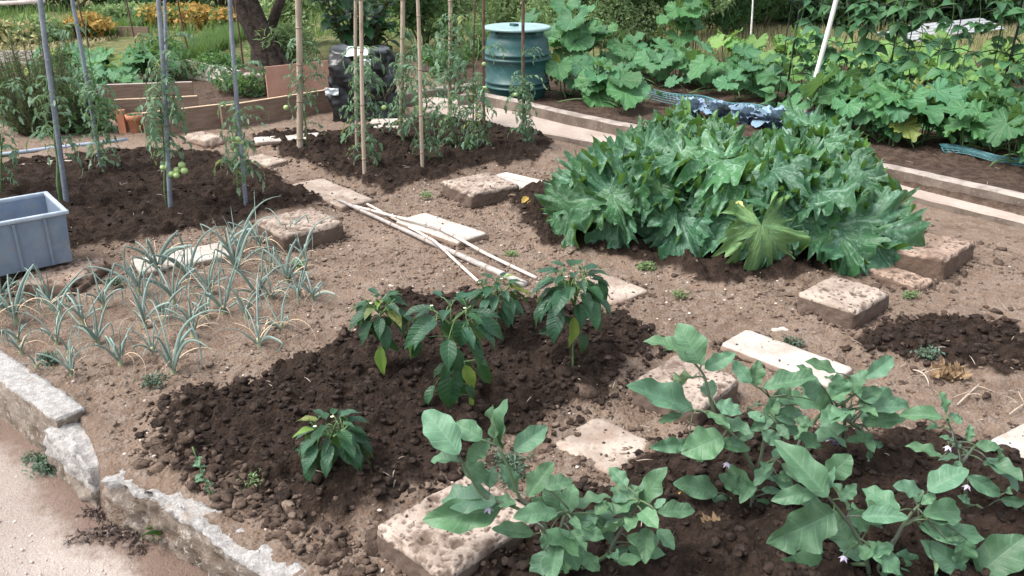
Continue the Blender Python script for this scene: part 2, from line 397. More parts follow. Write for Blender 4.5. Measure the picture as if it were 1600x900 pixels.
# path outside the kerb --------------------------------------------
def pathmat():
    n = NT('packed_path'); P = n.pos(); a = n.noise(1.6, 5, .6, P); b = n.noise(30, 5, .7, P); c = n.noise(160, 4, .7, P); e = n.vor(90, 'F1', P)
    col = n.mix(n.map(a, .35, .65), (.31, .262, .232), (.40, .345, .31))
    col = n.mix(n.map(b, .45, .75, 0, .5), col, (.33, .255, .215)); col = n.mix(n.map(c, .58, .72, 0, .7), col, (.68, .6, .54))
    col = n.mix(n.map(c, .42, .3, 0, .5), col, (.22, .17, .145))
    col = n.mix(n.map(n.math('ADD', n.attr('dirt'), n.math('MULTIPLY', n.math('SUBTRACT', b, .5), .8)), .3, .9), col, (.175, .125, .10))
    h = n.math('ADD', n.math('ADD', b, c), n.math('MULTIPLY', e, -.4))
    return n.done(n.pbsdf(col, .95, .15, n.bump(h, .8, .010)))
px_ = np.arange(-4.2, .9, .022); py_ = np.arange(.4, 4.6, .022)
X, Y = np.meshgrid(px_, py_); x, y = X.ravel(), Y.ravel()
dk = -sdf_poly(x, y, OUT_POLY)
dirt = sstep(.36, .08, dk + fbm(x * 3, y * 3, 7, 3) * .25)
z = -.2 + fbm(x * 2, y * 2, 15, 3) * .02 + fbm(x * 22, y * 22, 16, 3) * .006 + dirt * (.025 + fbm(x * 14, y * 14, 18, 3) * .03)
z = np.where(dk < .02, -.235, z)
idx = np.arange(x.size).reshape(len(py_), len(px_))
F = np.stack([idx[:-1, :-1], idx[:-1, 1:], idx[1:, 1:], idx[1:, :-1]], -1).reshape(-1, 4)
F = F[(dk[F] > -.05).all(1)]
tag(link('path', mesh('path', np.stack([x, y, z], -1), F, [pathmat()], None, True, None, dict(dirt=dirt))), kind='structure')

# kerb of old concrete ---------------------------------------------
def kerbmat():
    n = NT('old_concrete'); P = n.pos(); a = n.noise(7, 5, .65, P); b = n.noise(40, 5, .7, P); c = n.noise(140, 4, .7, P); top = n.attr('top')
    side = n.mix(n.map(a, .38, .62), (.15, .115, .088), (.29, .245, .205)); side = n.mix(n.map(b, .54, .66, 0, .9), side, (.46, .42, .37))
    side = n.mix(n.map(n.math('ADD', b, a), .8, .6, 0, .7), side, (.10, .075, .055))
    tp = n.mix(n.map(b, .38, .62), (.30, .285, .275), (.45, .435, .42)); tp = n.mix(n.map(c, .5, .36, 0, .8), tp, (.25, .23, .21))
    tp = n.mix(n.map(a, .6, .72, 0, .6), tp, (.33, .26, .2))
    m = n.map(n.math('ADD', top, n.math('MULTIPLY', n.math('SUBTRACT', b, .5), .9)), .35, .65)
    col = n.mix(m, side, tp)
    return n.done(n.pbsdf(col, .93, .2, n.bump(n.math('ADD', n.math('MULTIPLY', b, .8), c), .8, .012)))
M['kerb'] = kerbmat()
def kerb(name, pts, width, zb, zt, label, rough=.008, step=.012, topamp=.0, endcut=0.0, white=.0, group=None):
    """solid wall following inner-edge points (world xy); outer face lies to the left side"""
    P = [Vector((a, b, 0)) for a, b in pts]; L = [0]
    for i in range(len(P) - 1): L.append(L[-1] + (P[i + 1] - P[i]).length)
    n = max(3, int(L[-1] / step)); nw = 8; nh = 14; V_ = []; T = []
    prof = [(0.0, zb)] + [(0.0, zb + (zt - zb) * k / nh) for k in range(1, nh + 1)] + [(k / nw, zt) for k in range(1, nw)] + [(1.0, zt - (zt - zb) * k / nh) for k in range(0, nh + 1)]
    for i in range(n + 1):
        s = L[-1] * i / n; j = max(k for k in range(len(L) - 1) if L[k] <= s + 1e-9); t = (s - L[j]) / (L[j + 1] - L[j])
        c = P[j].lerp(P[j + 1], t); d = (P[j + 1] - P[j]).normalized()
        if 0 < j and t < .5: d = (d + (P[j] - P[j - 1]).normalized()).normalized()
        nrm = Vector((-d.y, d.x, 0)) if False else Vector((d.y, -d.x, 0))
        for (u, zz) in prof:
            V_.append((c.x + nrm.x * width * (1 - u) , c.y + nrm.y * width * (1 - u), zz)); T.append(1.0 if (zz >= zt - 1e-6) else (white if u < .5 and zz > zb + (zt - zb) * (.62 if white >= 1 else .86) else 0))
    V_ = np.array(V_); T = np.array(T); k = len(prof)
    a, b, c = V_[:, 0], V_[:, 1], V_[:, 2]
    rel = (c - zb) / (zt - zb)
    dz = fbm(a * 9, b * 9, 3, 4) * topamp * 2 + fbm(a * 40, b * 40, 4, 3) * rough
    if topamp: 
        f1, _, r1 = worley(a / .05, b / .05, 6); dz = dz - np.clip(.5 - f1, 0, 1) * r1 * .03
    c2 = c + dz * np.clip(rel, 0, 1) ** 3
    off = fbm(a * 25 + c * 31, b * 25 + c * 27, 9, 4) * rough * 3
    cx = V_.reshape(n + 1, k, 3).mean(1)[:, :2]; cen = np.repeat(cx, k, 0); dv = np.stack([a, b], -1) - cen; ln = np.linalg.norm(dv, axis=1, keepdims=True) + 1e-9
    ab = np.stack([a, b], -1) + dv / ln * off[:, None]
    # rounded arrises
    V2 = np.concatenate([ab, c2[:, None]], 1)
    idx = np.arange((n + 1) * k).reshape(n + 1, k)
    F = np.stack([idx[:-1, :-1], idx[1:, :-1], idx[1:, 1:], idx[:-1, 1:]], -1).reshape(-1, 4)
    Fl = [tuple(q) for q in F] + [tuple(idx[0]), tuple(idx[-1][::-1])]
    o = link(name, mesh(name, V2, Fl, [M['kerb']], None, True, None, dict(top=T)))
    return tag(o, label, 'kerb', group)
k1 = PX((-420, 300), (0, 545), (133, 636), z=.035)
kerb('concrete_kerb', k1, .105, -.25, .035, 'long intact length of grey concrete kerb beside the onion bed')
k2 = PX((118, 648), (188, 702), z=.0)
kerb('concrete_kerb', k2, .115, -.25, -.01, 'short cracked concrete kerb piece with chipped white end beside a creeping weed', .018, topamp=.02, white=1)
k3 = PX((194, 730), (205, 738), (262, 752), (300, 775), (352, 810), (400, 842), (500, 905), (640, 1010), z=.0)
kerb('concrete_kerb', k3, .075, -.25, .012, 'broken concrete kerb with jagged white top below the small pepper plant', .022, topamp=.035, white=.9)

# concrete path strip and kerbs at the back right -------------------
n_ = NT('pale_concrete'); P_ = n_.pos(); a_ = n_.noise(3, 5, .6, P_); b_ = n_.noise(35, 5, .7, P_)
c_ = n_.mix(n_.map(a_, .35, .65), (.33, .27, .232), (.42, .355, .31)); c_ = n_.mix(n_.map(b_, .5, .7, 0, .5), c_, (.30, .23, .19))
M['conc'] = n_.done(n_.pbsdf(c_, .92, .2, n_.bump(b_, .5, .006)))
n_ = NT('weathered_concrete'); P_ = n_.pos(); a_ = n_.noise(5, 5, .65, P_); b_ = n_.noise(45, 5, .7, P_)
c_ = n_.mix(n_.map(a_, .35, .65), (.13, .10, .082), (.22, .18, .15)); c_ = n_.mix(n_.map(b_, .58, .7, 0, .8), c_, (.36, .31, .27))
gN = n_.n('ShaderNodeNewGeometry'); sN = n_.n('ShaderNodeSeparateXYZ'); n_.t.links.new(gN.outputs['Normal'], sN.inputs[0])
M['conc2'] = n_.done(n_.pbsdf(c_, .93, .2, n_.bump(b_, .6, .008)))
M['conctop'] = roughmat('pale_kerb_top', (.22, .185, .16), (.36, .315, .28), 9, .93, .5, .006)
def strip(name, front, back, zb, zt, mats, seed=0, sub=12):
    """solid slab between two world polylines with wavy edges"""
    def res(Q, n):
        Q = [Vector((a, b, 0)) for a, b in Q]; L = [0]
        for i in range(len(Q) - 1): L.append(L[-1] + (Q[i + 1] - Q[i]).length)
        o = []
        for i in range(n + 1):
            s = L[-1] * i / n; j = max(k for k in range(len(L) - 1) if L[k] <= s + 1e-9)
            o.append(Q[j].lerp(Q[j + 1], (s - L[j]) / (L[j + 1] - L[j])))
        return o
    n = sub * len(front); A, B = res(front, n), res(back, n); v = []; f = []; mi = []
    for i in range(n + 1):
        e = float(fbm(np.array([A[i].x * 4.0 + seed]), np.array([A[i].y * 4.0]), 5, 3)[0]) * .03
        e2 = float(fbm(np.array([A[i].x * 11.0 + seed]), np.array([A[i].y * 11.0]), 6, 3)[0]) * .014
        d = (A[i] - B[i]).normalized()
        a = A[i] + d * e; b = B[i]
        v += [(a.x, a.y, zb), (a.x, a.y, zt - .012 + e2), (a.x - d.x * .012, a.y - d.y * .012, zt + e2), (b.x, b.y, zt + e2 * .5), (b.x, b.y, zb)]
    for i in range(n):
        q = i * 5; 
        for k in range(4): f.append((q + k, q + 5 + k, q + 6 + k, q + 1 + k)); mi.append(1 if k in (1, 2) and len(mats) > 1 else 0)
    f += [(0, 1, 2, 3, 4), tuple(n * 5 + k for k in (4, 3, 2, 1, 0))]; mi += [0, 0]
    return link(name, mesh(name, v, f, mats, None, False, mi))
pf = PX((655, 172), (700, 180), (800, 197), (890, 214), (1100, 252), (1250, 277), (1400, 298), (1600, 346), (1900, 425), z=.055)
pb = PX((655, 150), (720, 158), (800, 172), (870, 190), (960, 210), (1100, 236), (1250, 262), (1390, 287), (1600, 340 - 4), (1900, 411), z=.045)
tag(strip('concrete_path', pf, pb, -.12, .055, [M['conc2'], M['conc']]), kind='structure')
kf = PX((716, 166), (745, 163), (800, 174), (870, 192), (960, 212), (1100, 238), (1250, 264), (1390, 285), (1600, 334), (1900, 410), z=.05)
kb = [(a + .035, b + .075) for a, b in kf]
tag(strip('concrete_kerb', kf, kb, -.1, .148, [M['conc2'], M['conctop']], 3), 'long low concrete kerb between the pale path and the squash bed', 'kerb')
lf = PX((560, 172), (640, 158), (712, 147), (745, 143), z=.05); lb = [(a, b + .08) for a, b in lf]
tag(strip('concrete_kerb', lf, lb, -.1, .13, [M['conc2'], M['conctop']], 8), 'low concrete edging behind the bamboo poles, left of the green barrel', 'kerb')

# ================================================================== BLOCKS AND SLABS
def blockmat(name, a, b, hole, pit=1.0):
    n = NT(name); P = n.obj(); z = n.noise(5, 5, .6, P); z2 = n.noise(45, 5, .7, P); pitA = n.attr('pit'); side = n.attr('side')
    c = n.mix(n.map(z, .35, .65), a, b); c = n.mix(n.map(z2, .58, .72, 0, .6), c, tuple(min(1, x * 1.35) for x in b))
    c = n.mix(n.map(z2, .42, .3, 0, .6), c, tuple(x * .55 for x in a))
    v = n.vor(38, 'F1', P); c = n.mix(n.math('MULTIPLY', n.map(v, .34, .17), n.map(z, .38, .5, 0, .9 * pit)), c, hole)
    c = n.mix(n.math('MULTIPLY', pitA, .95 * pit), c, hole)
    v2 = n.vor(95, 'F1', P); c = n.mix(n.math('MULTIPLY', n.map(v2, .36, .2), n.map(z2, .45, .6, 0, .8 * pit)), c, hole)
    dz = n.noise(7, 6, .7, n.pos(), .5); c = n.mix(n.map(n.math('ADD', dz, n.math('MULTIPLY', z2, .35)), .66, .84, 0, .85 if pit > .45 else .4), c, tuple(x * 1.5 for x in hole))
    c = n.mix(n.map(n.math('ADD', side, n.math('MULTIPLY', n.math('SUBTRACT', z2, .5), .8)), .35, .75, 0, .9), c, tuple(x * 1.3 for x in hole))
    return n.done(n.pbsdf(c, .95, .15, n.bump(n.math('ADD', z2, n.math('MULTIPLY', v, .6)), .6, .008)))
M['tuff'] = blockmat('tuff_block', (.27, .215, .178), (.40, .33, .278), (.085, .06, .047))
M['tuffd'] = blockmat('dirty_tuff_block', (.22, .155, .12), (.36, .27, .215), (.085, .058, .044))
M['slab'] = blockmat('pale_stone_slab', (.36, .325, .29), (.52, .48, .435), (.20, .145, .11), .3)
M['slabd'] = blockmat('earth_stained_slab', (.25, .195, .16), (.42, .36, .305), (.17, .122, .095), .5)
STONES = []
def stone(name, quad, h, mat, label, zt=None, pits=.012, rough=.006, res=.016, cat='block', size=None, tilt=(0, 0), group=None, rnd=.012):
    """rough cuboid whose top face covers the given quad; h thick, top at zt"""
    z0 = h * .75 if zt is None else zt
    Q = [W(a, b, z0) for a, b in quad]; c = sum(Q, Vector()) / 4
    g0 = gz(c.x, c.y); z0 = z0 + g0; Q = [W(a, b, z0) for a, b in quad]; c = sum(Q, Vector()) / 4
    e1 = ((Q[1] - Q[0]) + (Q[2] - Q[3])) / 2; e2 = ((Q[3] - Q[0]) + (Q[2] - Q[1])) / 2
    L, Wd = e1.length, e2.length; ang = math.atan2(e1.y, e1.x)
    a2 = math.atan2(e2.y, e2.x); 
    ang2 = (ang + a2 - math.pi / 2) / 2 if abs(a2 - ang - math.pi / 2) < 1 else (ang + a2 + math.pi / 2) / 2
    if size: L, Wd = size
    nx, ny, nz = max(4, int(L / res)), max(4, int(Wd / res)), max(3, int(h / res))
    vs = {}; v = []; f = []
    def vid(i, j, k):
        if (i, j, k) not in vs: vs[(i, j, k)] = len(v); v.append((i / nx, j / ny, k / nz))
        return vs[(i, j, k)]
    for i in range(nx):
        for j in range(ny):
            f.append((vid(i, j, nz), vid(i + 1, j, nz), vid(i + 1, j + 1, nz), vid(i, j + 1, nz)))
            f.append((vid(i, j + 1, 0), vid(i + 1, j + 1, 0), vid(i + 1, j, 0), vid(i, j, 0)))
    for i in range(nx):
        for k in range(nz):
            f.append((vid(i, 0, k), vid(i + 1, 0, k), vid(i + 1, 0, k + 1), vid(i, 0, k + 1))); f.append((vid(i + 1, ny, k), vid(i, ny, k), vid(i, ny, k + 1), vid(i + 1, ny, k + 1)))
    for j in range(ny):
        for k in range(nz):
            f.append((vid(0, j + 1, k), vid(0, j, k), vid(0, j, k + 1), vid(0, j + 1, k + 1))); f.append((vid(nx, j, k), vid(nx, j + 1, k), vid(nx, j + 1, k + 1), vid(nx, j, k + 1)))
    v = np.array(v); x = (v[:, 0] - .5) * L; y = (v[:, 1] - .5) * Wd; z = (v[:, 2] - 1) * h
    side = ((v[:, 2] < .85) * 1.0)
    ex = np.minimum(v[:, 0], 1 - v[:, 0]) * L; ey = np.minimum(v[:, 1], 1 - v[:, 1]) * Wd; ez = (1 - v[:, 2]) * h
    near = lambda e: np.clip(1 - e / rnd, 0, 1)
    cor = near(ex) * near(ey) + near(ey) * near(ez) + near(ex) * near(ez)
    s = random.randint(1, 900)
    chip = cor * rnd * (.3 + (3.4 if pits > .002 else .8) * np.clip(fbm(x * 17 + s, y * 17 + z * 13, s, 4) + .05, 0, 1))
    x = x - np.sign(x) * chip * (ex < rnd); y = y - np.sign(y) * chip * (ey < rnd); z = z - chip * (ez < rnd)
    o1 = fbm(x * 22 + s, y * 22 + z * 17, s + 1, 4) * rough * 2
    qx, qy = x + fbm(x * 45 + s, y * 45, s + 6, 3) * .022, y + fbm(x * 45, y * 45 + s, s + 7, 3) * .022
    f1, f2, cc = worley(qx / .021 + s, qy / .021 + z / .03, s + 2); g1, g2, cd = worley(qx / .062 + s, qy / .055 + z / .05, s + 3)
    pit = sstep(.42, .22, f1) * (cc > .6); pit2 = sstep(.36, .24, g1) * (cd > .74)
    pp = np.clip(np.maximum(pit * .75, pit2), 0, 1)
    topm = (v[:, 2] > .99)
    z = z + np.where(topm, o1 - pits * pp * .45, 0)
    sx = (v[:, 0] < .01) | (v[:, 0] > .99); sy = (v[:, 1] < .01) | (v[:, 1] > .99)
    x = x + np.where(sx & ~topm, np.sign(x) * o1 * 2, 0); y = y + np.where(sy & ~topm, np.sign(y) * o1 * 2, 0)
    o = link(name, mesh(name, np.stack([x, y, z], -1), f, [mat], None, True, None, dict(pit=pp * (pits > .002), side=side)))
    o.location = (c.x, c.y, z0); o.rotation_euler = (tilt[0], tilt[1], ang2); STONES.append((c.x, c.y, z0, L, Wd, ang2))
    return tag(o, label, cat, group)
PITQ = 'pitted tuff blocks among the beds'; SLQ = 'flat stone slabs between the beds'
stone('stone_block', [(562, 815), (738, 752), (868, 800), (692, 884)], .13, M['tuff'], 'largest pitted tan stone block, under the drooping left aubergine leaf', zt=.105, pits=.018, rough=.003, res=.0062, group=PITQ)
stone('stone_block', [(982, 594), (1056, 556), (1168, 588), (1090, 634)], .13, M['tuff'], 'pitted tan stone block behind an aubergine stem, beside the white-topped slab', zt=.1, rough=.004, res=.009, group=PITQ)
stone('stone_block', [(1248, 456), (1300, 428), (1392, 455), (1338, 487)], .12, M['tuff'], 'pale pitted stone block in front of the courgette plants', zt=.105, res=.012, group=PITQ)
stone('stone_block', [(1400, 390), (1448, 358), (1522, 376), (1478, 410)], .12, M['tuffd'], 'brown soil-smeared stone block right of the courgette plants', zt=.11, res=.012, tilt=(R(-3), R(2)), group=PITQ)
stone('stone_block', [(1358, 418), (1380, 406), (1458, 436), (1434, 450)], .06, M['tuffd'], 'narrow thin stone block wedged between the two blocks by the courgettes', zt=.05, res=.012, rnd=.02, group=PITQ)
stone('stone_block', [(692, 283), (765, 266), (808, 288), (736, 303)], .1, M['tuff'], 'thick pale stone block at the edge of the bamboo tomato bed', zt=.1, res=.014, group=PITQ)
stone('stone_block', [(398, 343), (490, 321), (536, 346), (442, 368)], .11, M['tuff'], 'rough white-topped stone block behind the onions', zt=.11, res=.014, group=PITQ)
stone('stone_block', [(20, 440), (75, 398), (172, 402), (120, 444)], .09, M['tuffd'], 'dusty stone block under the grey crate', zt=.07, res=.014, rnd=.03, group=PITQ)
stone('stone_block', [(296, 208), (318, 201), (347, 212), (318, 222)], .07, M['slabd'], 'small pale stone block between the two tomato beds', zt=.06, res=.02, rnd=.03, group=PITQ)
stone('stone_slab', [(458, 288), (506, 276), (582, 312), (530, 323)], .04, M['slabd'], 'long buff stone slab at the corner of the two tomato beds', zt=.03, pits=.001, rough=.002, cat='slab', group=SLQ, rnd=.006)
stone('stone_slab', [(614, 345), (663, 332), (763, 363), (717, 378)], .035, M['slab'], 'cleanest white stone slab beside the canes on the ground', zt=.04, pits=.001, rough=.002, cat='slab', group=SLQ, rnd=.005)
stone('stone_slab', [(1118, 540), (1165, 516), (1345, 574), (1292, 594)], .035, M['slab'], 'white stone slab with a brown stain behind the aubergines', zt=.05, pits=.001, rough=.002, cat='slab', group=SLQ, rnd=.006)
stone('stone_slab', [(862, 690), (930, 645), (1028, 690), (955, 745)], .035, M['slabd'], 'soil-covered slab with a bare white patch behind the front aubergine', zt=.02, pits=.001, rough=.004, cat='slab', group=SLQ, rnd=.02)
stone('stone_slab', [(198, 405), (345, 379), (368, 398), (224, 423)], .035, M['slab'], 'cream stone slab half hidden by onion leaves', zt=.035, pits=.001, rough=.002, cat='slab', group=SLQ, rnd=.005)
stone('stone_slab', [(880, 442), (945, 424), (1012, 452), (962, 474)], .035, M['slabd'], 'tan slab behind the tall single-stemmed pepper plant', zt=.02, pits=.001, rough=.002, cat='slab', group=SLQ, rnd=.01)
stone('stone_slab', [(1536, 686), (1605, 664), (1700, 700), (1630, 726)], .035, M['slab'], 'white slab cut by the right edge of the photo', zt=.035, pits=.001, rough=.002, cat='slab', group=SLQ, rnd=.006)
stone('stone_slab', [(395, 213), (498, 207), (505, 214), (400, 221)], .035, M['slab'], 'thin pale slab at the foot of the thickest bamboo pole', zt=.03, pits=.001, rough=.002, cat='slab', group=SLQ, rnd=.01)
stone('stone_slab', [(386, 246), (412, 238), (442, 250), (414, 260)], .035, M['slabd'], 'small buff slab beside the hanging green tomatoes', zt=.03, pits=.001, rough=.002, cat='slab', group=SLQ, rnd=.01)
stone('stone_slab', [(-20, 262), (10, 256), (152, 243), (132, 252)], .035, M['slabd'], 'narrow dusty slab at the back of the left tomato bed', zt=.03, pits=.001, rough=.002, cat='slab', group=SLQ, rnd=.01)
stone('stone_slab', [(570, 196), (585, 186), (632, 183), (640, 200)], .05, M['slab'], 'white slab in front of the black plastic bundle', zt=.05, pits=.001, rough=.002, cat='slab', group=SLQ, rnd=.01)

# ================================================================== CLODS, PEBBLES
def ico():
    t = (1 + 5 ** .5) / 2
    v = np.array([(-1, t, 0), (1, t, 0), (-1, -t, 0), (1, -t, 0), (0, -1, t), (0, 1, t), (0, -1, -t), (0, 1, -t), (t, 0, -1), (t, 0, 1), (-t, 0, -1), (-t, 0, 1)], float)
    f = [(0, 11, 5), (0, 5, 1), (0, 1, 7), (0, 7, 10), (0, 10, 11), (1, 5, 9), (5, 11, 4), (11, 10, 2), (10, 7, 6), (7, 1, 8), (3, 9, 4), (3, 4, 2), (3, 2, 6), (3, 6, 8), (3, 8, 9), (4, 9, 5), (2, 4, 11), (6, 2, 10), (8, 6, 7), (9, 8, 1)]
    v /= np.linalg.norm(v[0]); v = list(map(tuple, v)); cache = {}; nf = []
    def m(a, b):
        k = (min(a, b), max(a, b))
        if k not in cache:
            q = np.array(v[a]) + np.array(v[b]); q /= np.linalg.norm(q); cache[k] = len(v); v.append(tuple(q))
        return cache[k]
    for a, b, c in f:
        x, y, z = m(a, b), m(b, c), m(c, a); nf += [(a, x, z), (b, y, x), (c, z, y), (x, y, z)]
    return np.array(v), np.array(nf)
IV, IF = ico()
IV0, IF0 = IV[:12].copy(), np.array([(0, 11, 5), (0, 5, 1), (0, 1, 7), (0, 7, 10), (0, 10, 11), (1, 5, 9), (5, 11, 4), (11, 10, 2), (10, 7, 6), (7, 1, 8), (3, 9, 4), (3, 4, 2), (3, 2, 6), (3, 6, 8), (3, 8, 9), (4, 9, 5), (2, 4, 11), (6, 2, 10), (8, 6, 7), (9, 8, 1)])
def chunk(v, rough):
    v = v.copy()
    for _ in range(6):
        n = RNG.normal(size=3); n /= np.linalg.norm(n); d = v @ n; v -= np.outer(np.maximum(0, d - RNG.uniform(.4, .8)), n)
    return v * (1 + rough * RNG.normal(size=(len(v), 1)))
def scatter(name, pts, size, mat, flat=.7, nvar=14, rough=.13, sink=.3, small=False, zz=None):
    """one mesh of many irregular lumps lying on the soil"""
    Vb, Fb = (IV0, IF0) if small else (IV, IF)
    n = len(pts); x, y = pts[:, 0], pts[:, 1]; z = H(x, y)[0] if zz is None else zz
    var = [chunk(Vb, rough) for _ in range(nvar)]
    a = RNG.uniform(0, 6.28, n); k = RNG.integers(0, nvar, n); base = np.stack(var)[k]
    sc = size[:, None, None] * np.stack([RNG.uniform(.75, 1.45, n), RNG.uniform(.75, 1.2, n), RNG.uniform(flat * .7, flat * 1.2, n)], -1)[:, None, :]
    base = base * sc; ca, sa = np.cos(a)[:, None], np.sin(a)[:, None]
    bx = base[..., 0] * ca - base[..., 1] * sa + x[:, None]; by = base[..., 0] * sa + base[..., 1] * ca + y[:, None]
    bz = base[..., 2] + (z + size * flat * (1 - 2 * sink) * .6)[:, None]
    vv = np.stack([bx, by, bz], -1).reshape(-1, 3)
    ff = (Fb[None] + (np.arange(n) * len(Vb))[:, None, None]).reshape(-1, 3)
    return tag(link(name, mesh(name, vv, ff, [mat], None, False)), kind='stuff')
def in_bed(P, n, pad=0.0, ylo=-9, yhi=99):
    P = np.array(P); lo, hi = P.min(0), P.max(0); r = []
    lo[1] = max(lo[1], ylo); hi[1] = min(hi[1], yhi)
    q = RNG.uniform(lo, hi, (n * 4, 2)); s = sdf_poly(q[:, 0], q[:, 1], [tuple(p) for p in P])
    return q[s < pad][:n]
dk_ = np.concatenate([in_bed(BEDS[2], 3600, .05), in_bed(BEDS[3], 3000, .05, 1.35), in_bed(BEDS[0], 1200, .03), in_bed(BEDS[1], 900, .03), in_bed(BEDS[4], 500, .05), in_bed(BEDS[5], 500, .05)])
dk_ = dk_[sdf_poly(dk_[:, 0], dk_[:, 1], OUT_POLY) > .02]
scatter('soil_clods', dk_, .0035 + .018 * RNG.random(len(dk_)) ** 3.4, M['clod_dark'])
allp = np.stack([RNG.uniform(-3.2, 3.6, 90000), RNG.uniform(1.5, 6.0, 90000)], -1)
allp = allp[(sdf_poly(allp[:, 0], allp[:, 1], OUT_POLY) > .03) & (H(allp[:, 0], allp[:, 1], False)[1] < .5) & (vnoise(allp[:, 0] * 2.2, allp[:, 1] * 2.2, 71) > .36) & (np.abs(allp[:, 0]) < .62 * allp[:, 1] + .6)]
allp = allp[sdf_poly(allp[:, 0], allp[:, 1], rbk + [(9, 9), (0, 9)]) > .3]
allp = allp[:19000]; nd_ = int(len(allp) * .95)
scatter('dry_clods', allp[:nd_], .0018 + .012 * RNG.random(nd_) ** 5, M['clod_dry'], small=True)
bg_ = allp[:nd_][RNG.random(nd_) < .035]; scatter('dry_lumps', bg_ + .03, .008 + .014 * RNG.random(len(bg_)) ** 2, M['clod_dry'], .55)
edge = np.concatenate([in_bed(P, 700, .12, 1.4) for P in BEDS]); edge = edge[np.abs(H(edge[:, 0], edge[:, 1], False)[1] - .5) < .45]
edge = edge[sdf_poly(edge[:, 0], edge[:, 1], OUT_POLY) > .03]
scatter('brown_clods', edge, .003 + .017 * RNG.random(len(edge)) ** 3.6, M['clod_mid'])
kp = []
for _ in range(800):
    t = random.random(); p = W(205 + 330 * t + random.gauss(0, 25) + 40, 700 + 195 * t + random.gauss(0, 22) + 8)
    kp.append((p.x, p.y))
kp = np.array(kp); kp = kp[sdf_poly(kp[:, 0], kp[:, 1], OUT_POLY) > .02]
scatter('kerbside_clods', kp, .0035 + .020 * RNG.random(len(kp)) ** 3.2, M['clod_mid'])
pb_ = allp[nd_:]; print('DRY', len(allp), len(pb_)); scatter('pale_pebbles', pb_, .0025 + .008 * RNG.random(len(pb_)) ** 3, M['pebble'], .6, rough=.12, small=True)
rp, tp, tz = [], [], []
for (cx, cy, z0, L, Wd, an) in STONES:
    for k in range(int(230 * (L + Wd))):
        t = random.random(); e = abs(random.gauss(0, .022)) + .002
        u, v = random.choice(((L * (t - .5), Wd / 2 + e), (L * (t - .5), -Wd / 2 - e), (L / 2 + e, Wd * (t - .5)), (-L / 2 - e, Wd * (t - .5))))
        rp.append((cx + u * math.cos(an) - v * math.sin(an), cy + u * math.sin(an) + v * math.cos(an)))
    for k in range(int(260 * L * Wd) + 4):
        u, v = L * (random.random() - .5) * .92, Wd * (random.random() - .5) * .92
        tp.append((cx + u * math.cos(an) - v * math.sin(an), cy + u * math.sin(an) + v * math.cos(an))); tz.append(z0)
rp = np.array(rp); rp = rp[rp[:, 1] > 1.3]
scatter('crumbs_round_stones', rp, .003 + .013 * RNG.random(len(rp)) ** 3, M['clod_mid'])
scatter('crumbs_on_stones', np.array(tp), .002 + .006 * RNG.random(len(tp)) ** 3, M['clod_mid'], small=True, zz=np.array(tz))
rg_ = np.stack([RNG.uniform(1.0, 3.4, 9000), RNG.uniform(2.2, 4.9, 9000)], -1); rg_ = rg_[(H(rg_[:, 0], rg_[:, 1], False)[1] < .5) & (vnoise(rg_[:, 0] * 3, rg_[:, 1] * 3, 72) > .3) & (sdf_poly(rg_[:, 0], rg_[:, 1], rbk + [(9, 9), (0, 9)]) > .3)][:5000]
scatter('dry_crumbs', rg_, .002 + .013 * RNG.random(len(rg_)) ** 4, M['clod_dry'], .65, small=True)
rg_ = rg_[:260] + .01; scatter('brown_lumps', rg_, .008 + .02 * RNG.random(len(rg_)) ** 2, M['clod_mid'], .55)
pw = np.stack([RNG.uniform(-2.2, -.2, 2600), RNG.uniform(1.2, 3.2, 2600)], -1); pw = pw[sdf_poly(pw[:, 0], pw[:, 1], OUT_POLY) < -.02]
def scatter_path(pts, size):
    global H
    H0 = H; H = lambda x, y, d=True: (np.full(x.shape, -.196),) + (0,) * 4
    o = scatter('path_grit', pts, size, M['pebble'], .6, rough=.12, small=True); H = H0; return o
scatter_path(pw, .0015 + .007 * RNG.random(len(pw)) ** 4)
def lump(name, px, py, r, mat, label, cat='stone', flat=.75, rough=.16):
    p = G(px, py); v = chunk(IV, rough * .5) * np.array([r * random.uniform(.9, 1.25), r, r * flat])
    o = link(name, mesh(name, v, IF, [mat])); o.location = (p.x, p.y, p.z + r * flat * .45); o.rotation_euler = (0, 0, random.uniform(0, 6)); return tag(o, label, cat)
lump('stone', 1212, 521, .022, M['pebble'], 'left of two small white stones on the edge of the stained white slab')
lump('stone', 1223, 519, .024, M['pebble'], 'right of two small white stones on the edge of the stained white slab')
lump('stone', 240, 716, .02, M['pebble'], 'white pebble on the soil just above the broken kerb')
lump('stone', 247, 737, .028, M['clod_dry'], 'rounded tan stone on the soil beside the broken kerb end')
lump('stone', 585, 870, .045, M['clod_mid'], 'dark brown clod against the left side of the largest stone block', 'clod')
lump('stone', 553, 808, .028, M['clod_dry'], 'tan stone at the left corner of the largest stone block')
lump('stone', 915, 615, .05, M['clod_mid'], 'largest brown clod at the corner of the pepper bed', 'clod', .6)
lump('stone', 692, 402, .035, M['clod_dry'], 'flat tan stone lying between the canes', 'stone', .5)

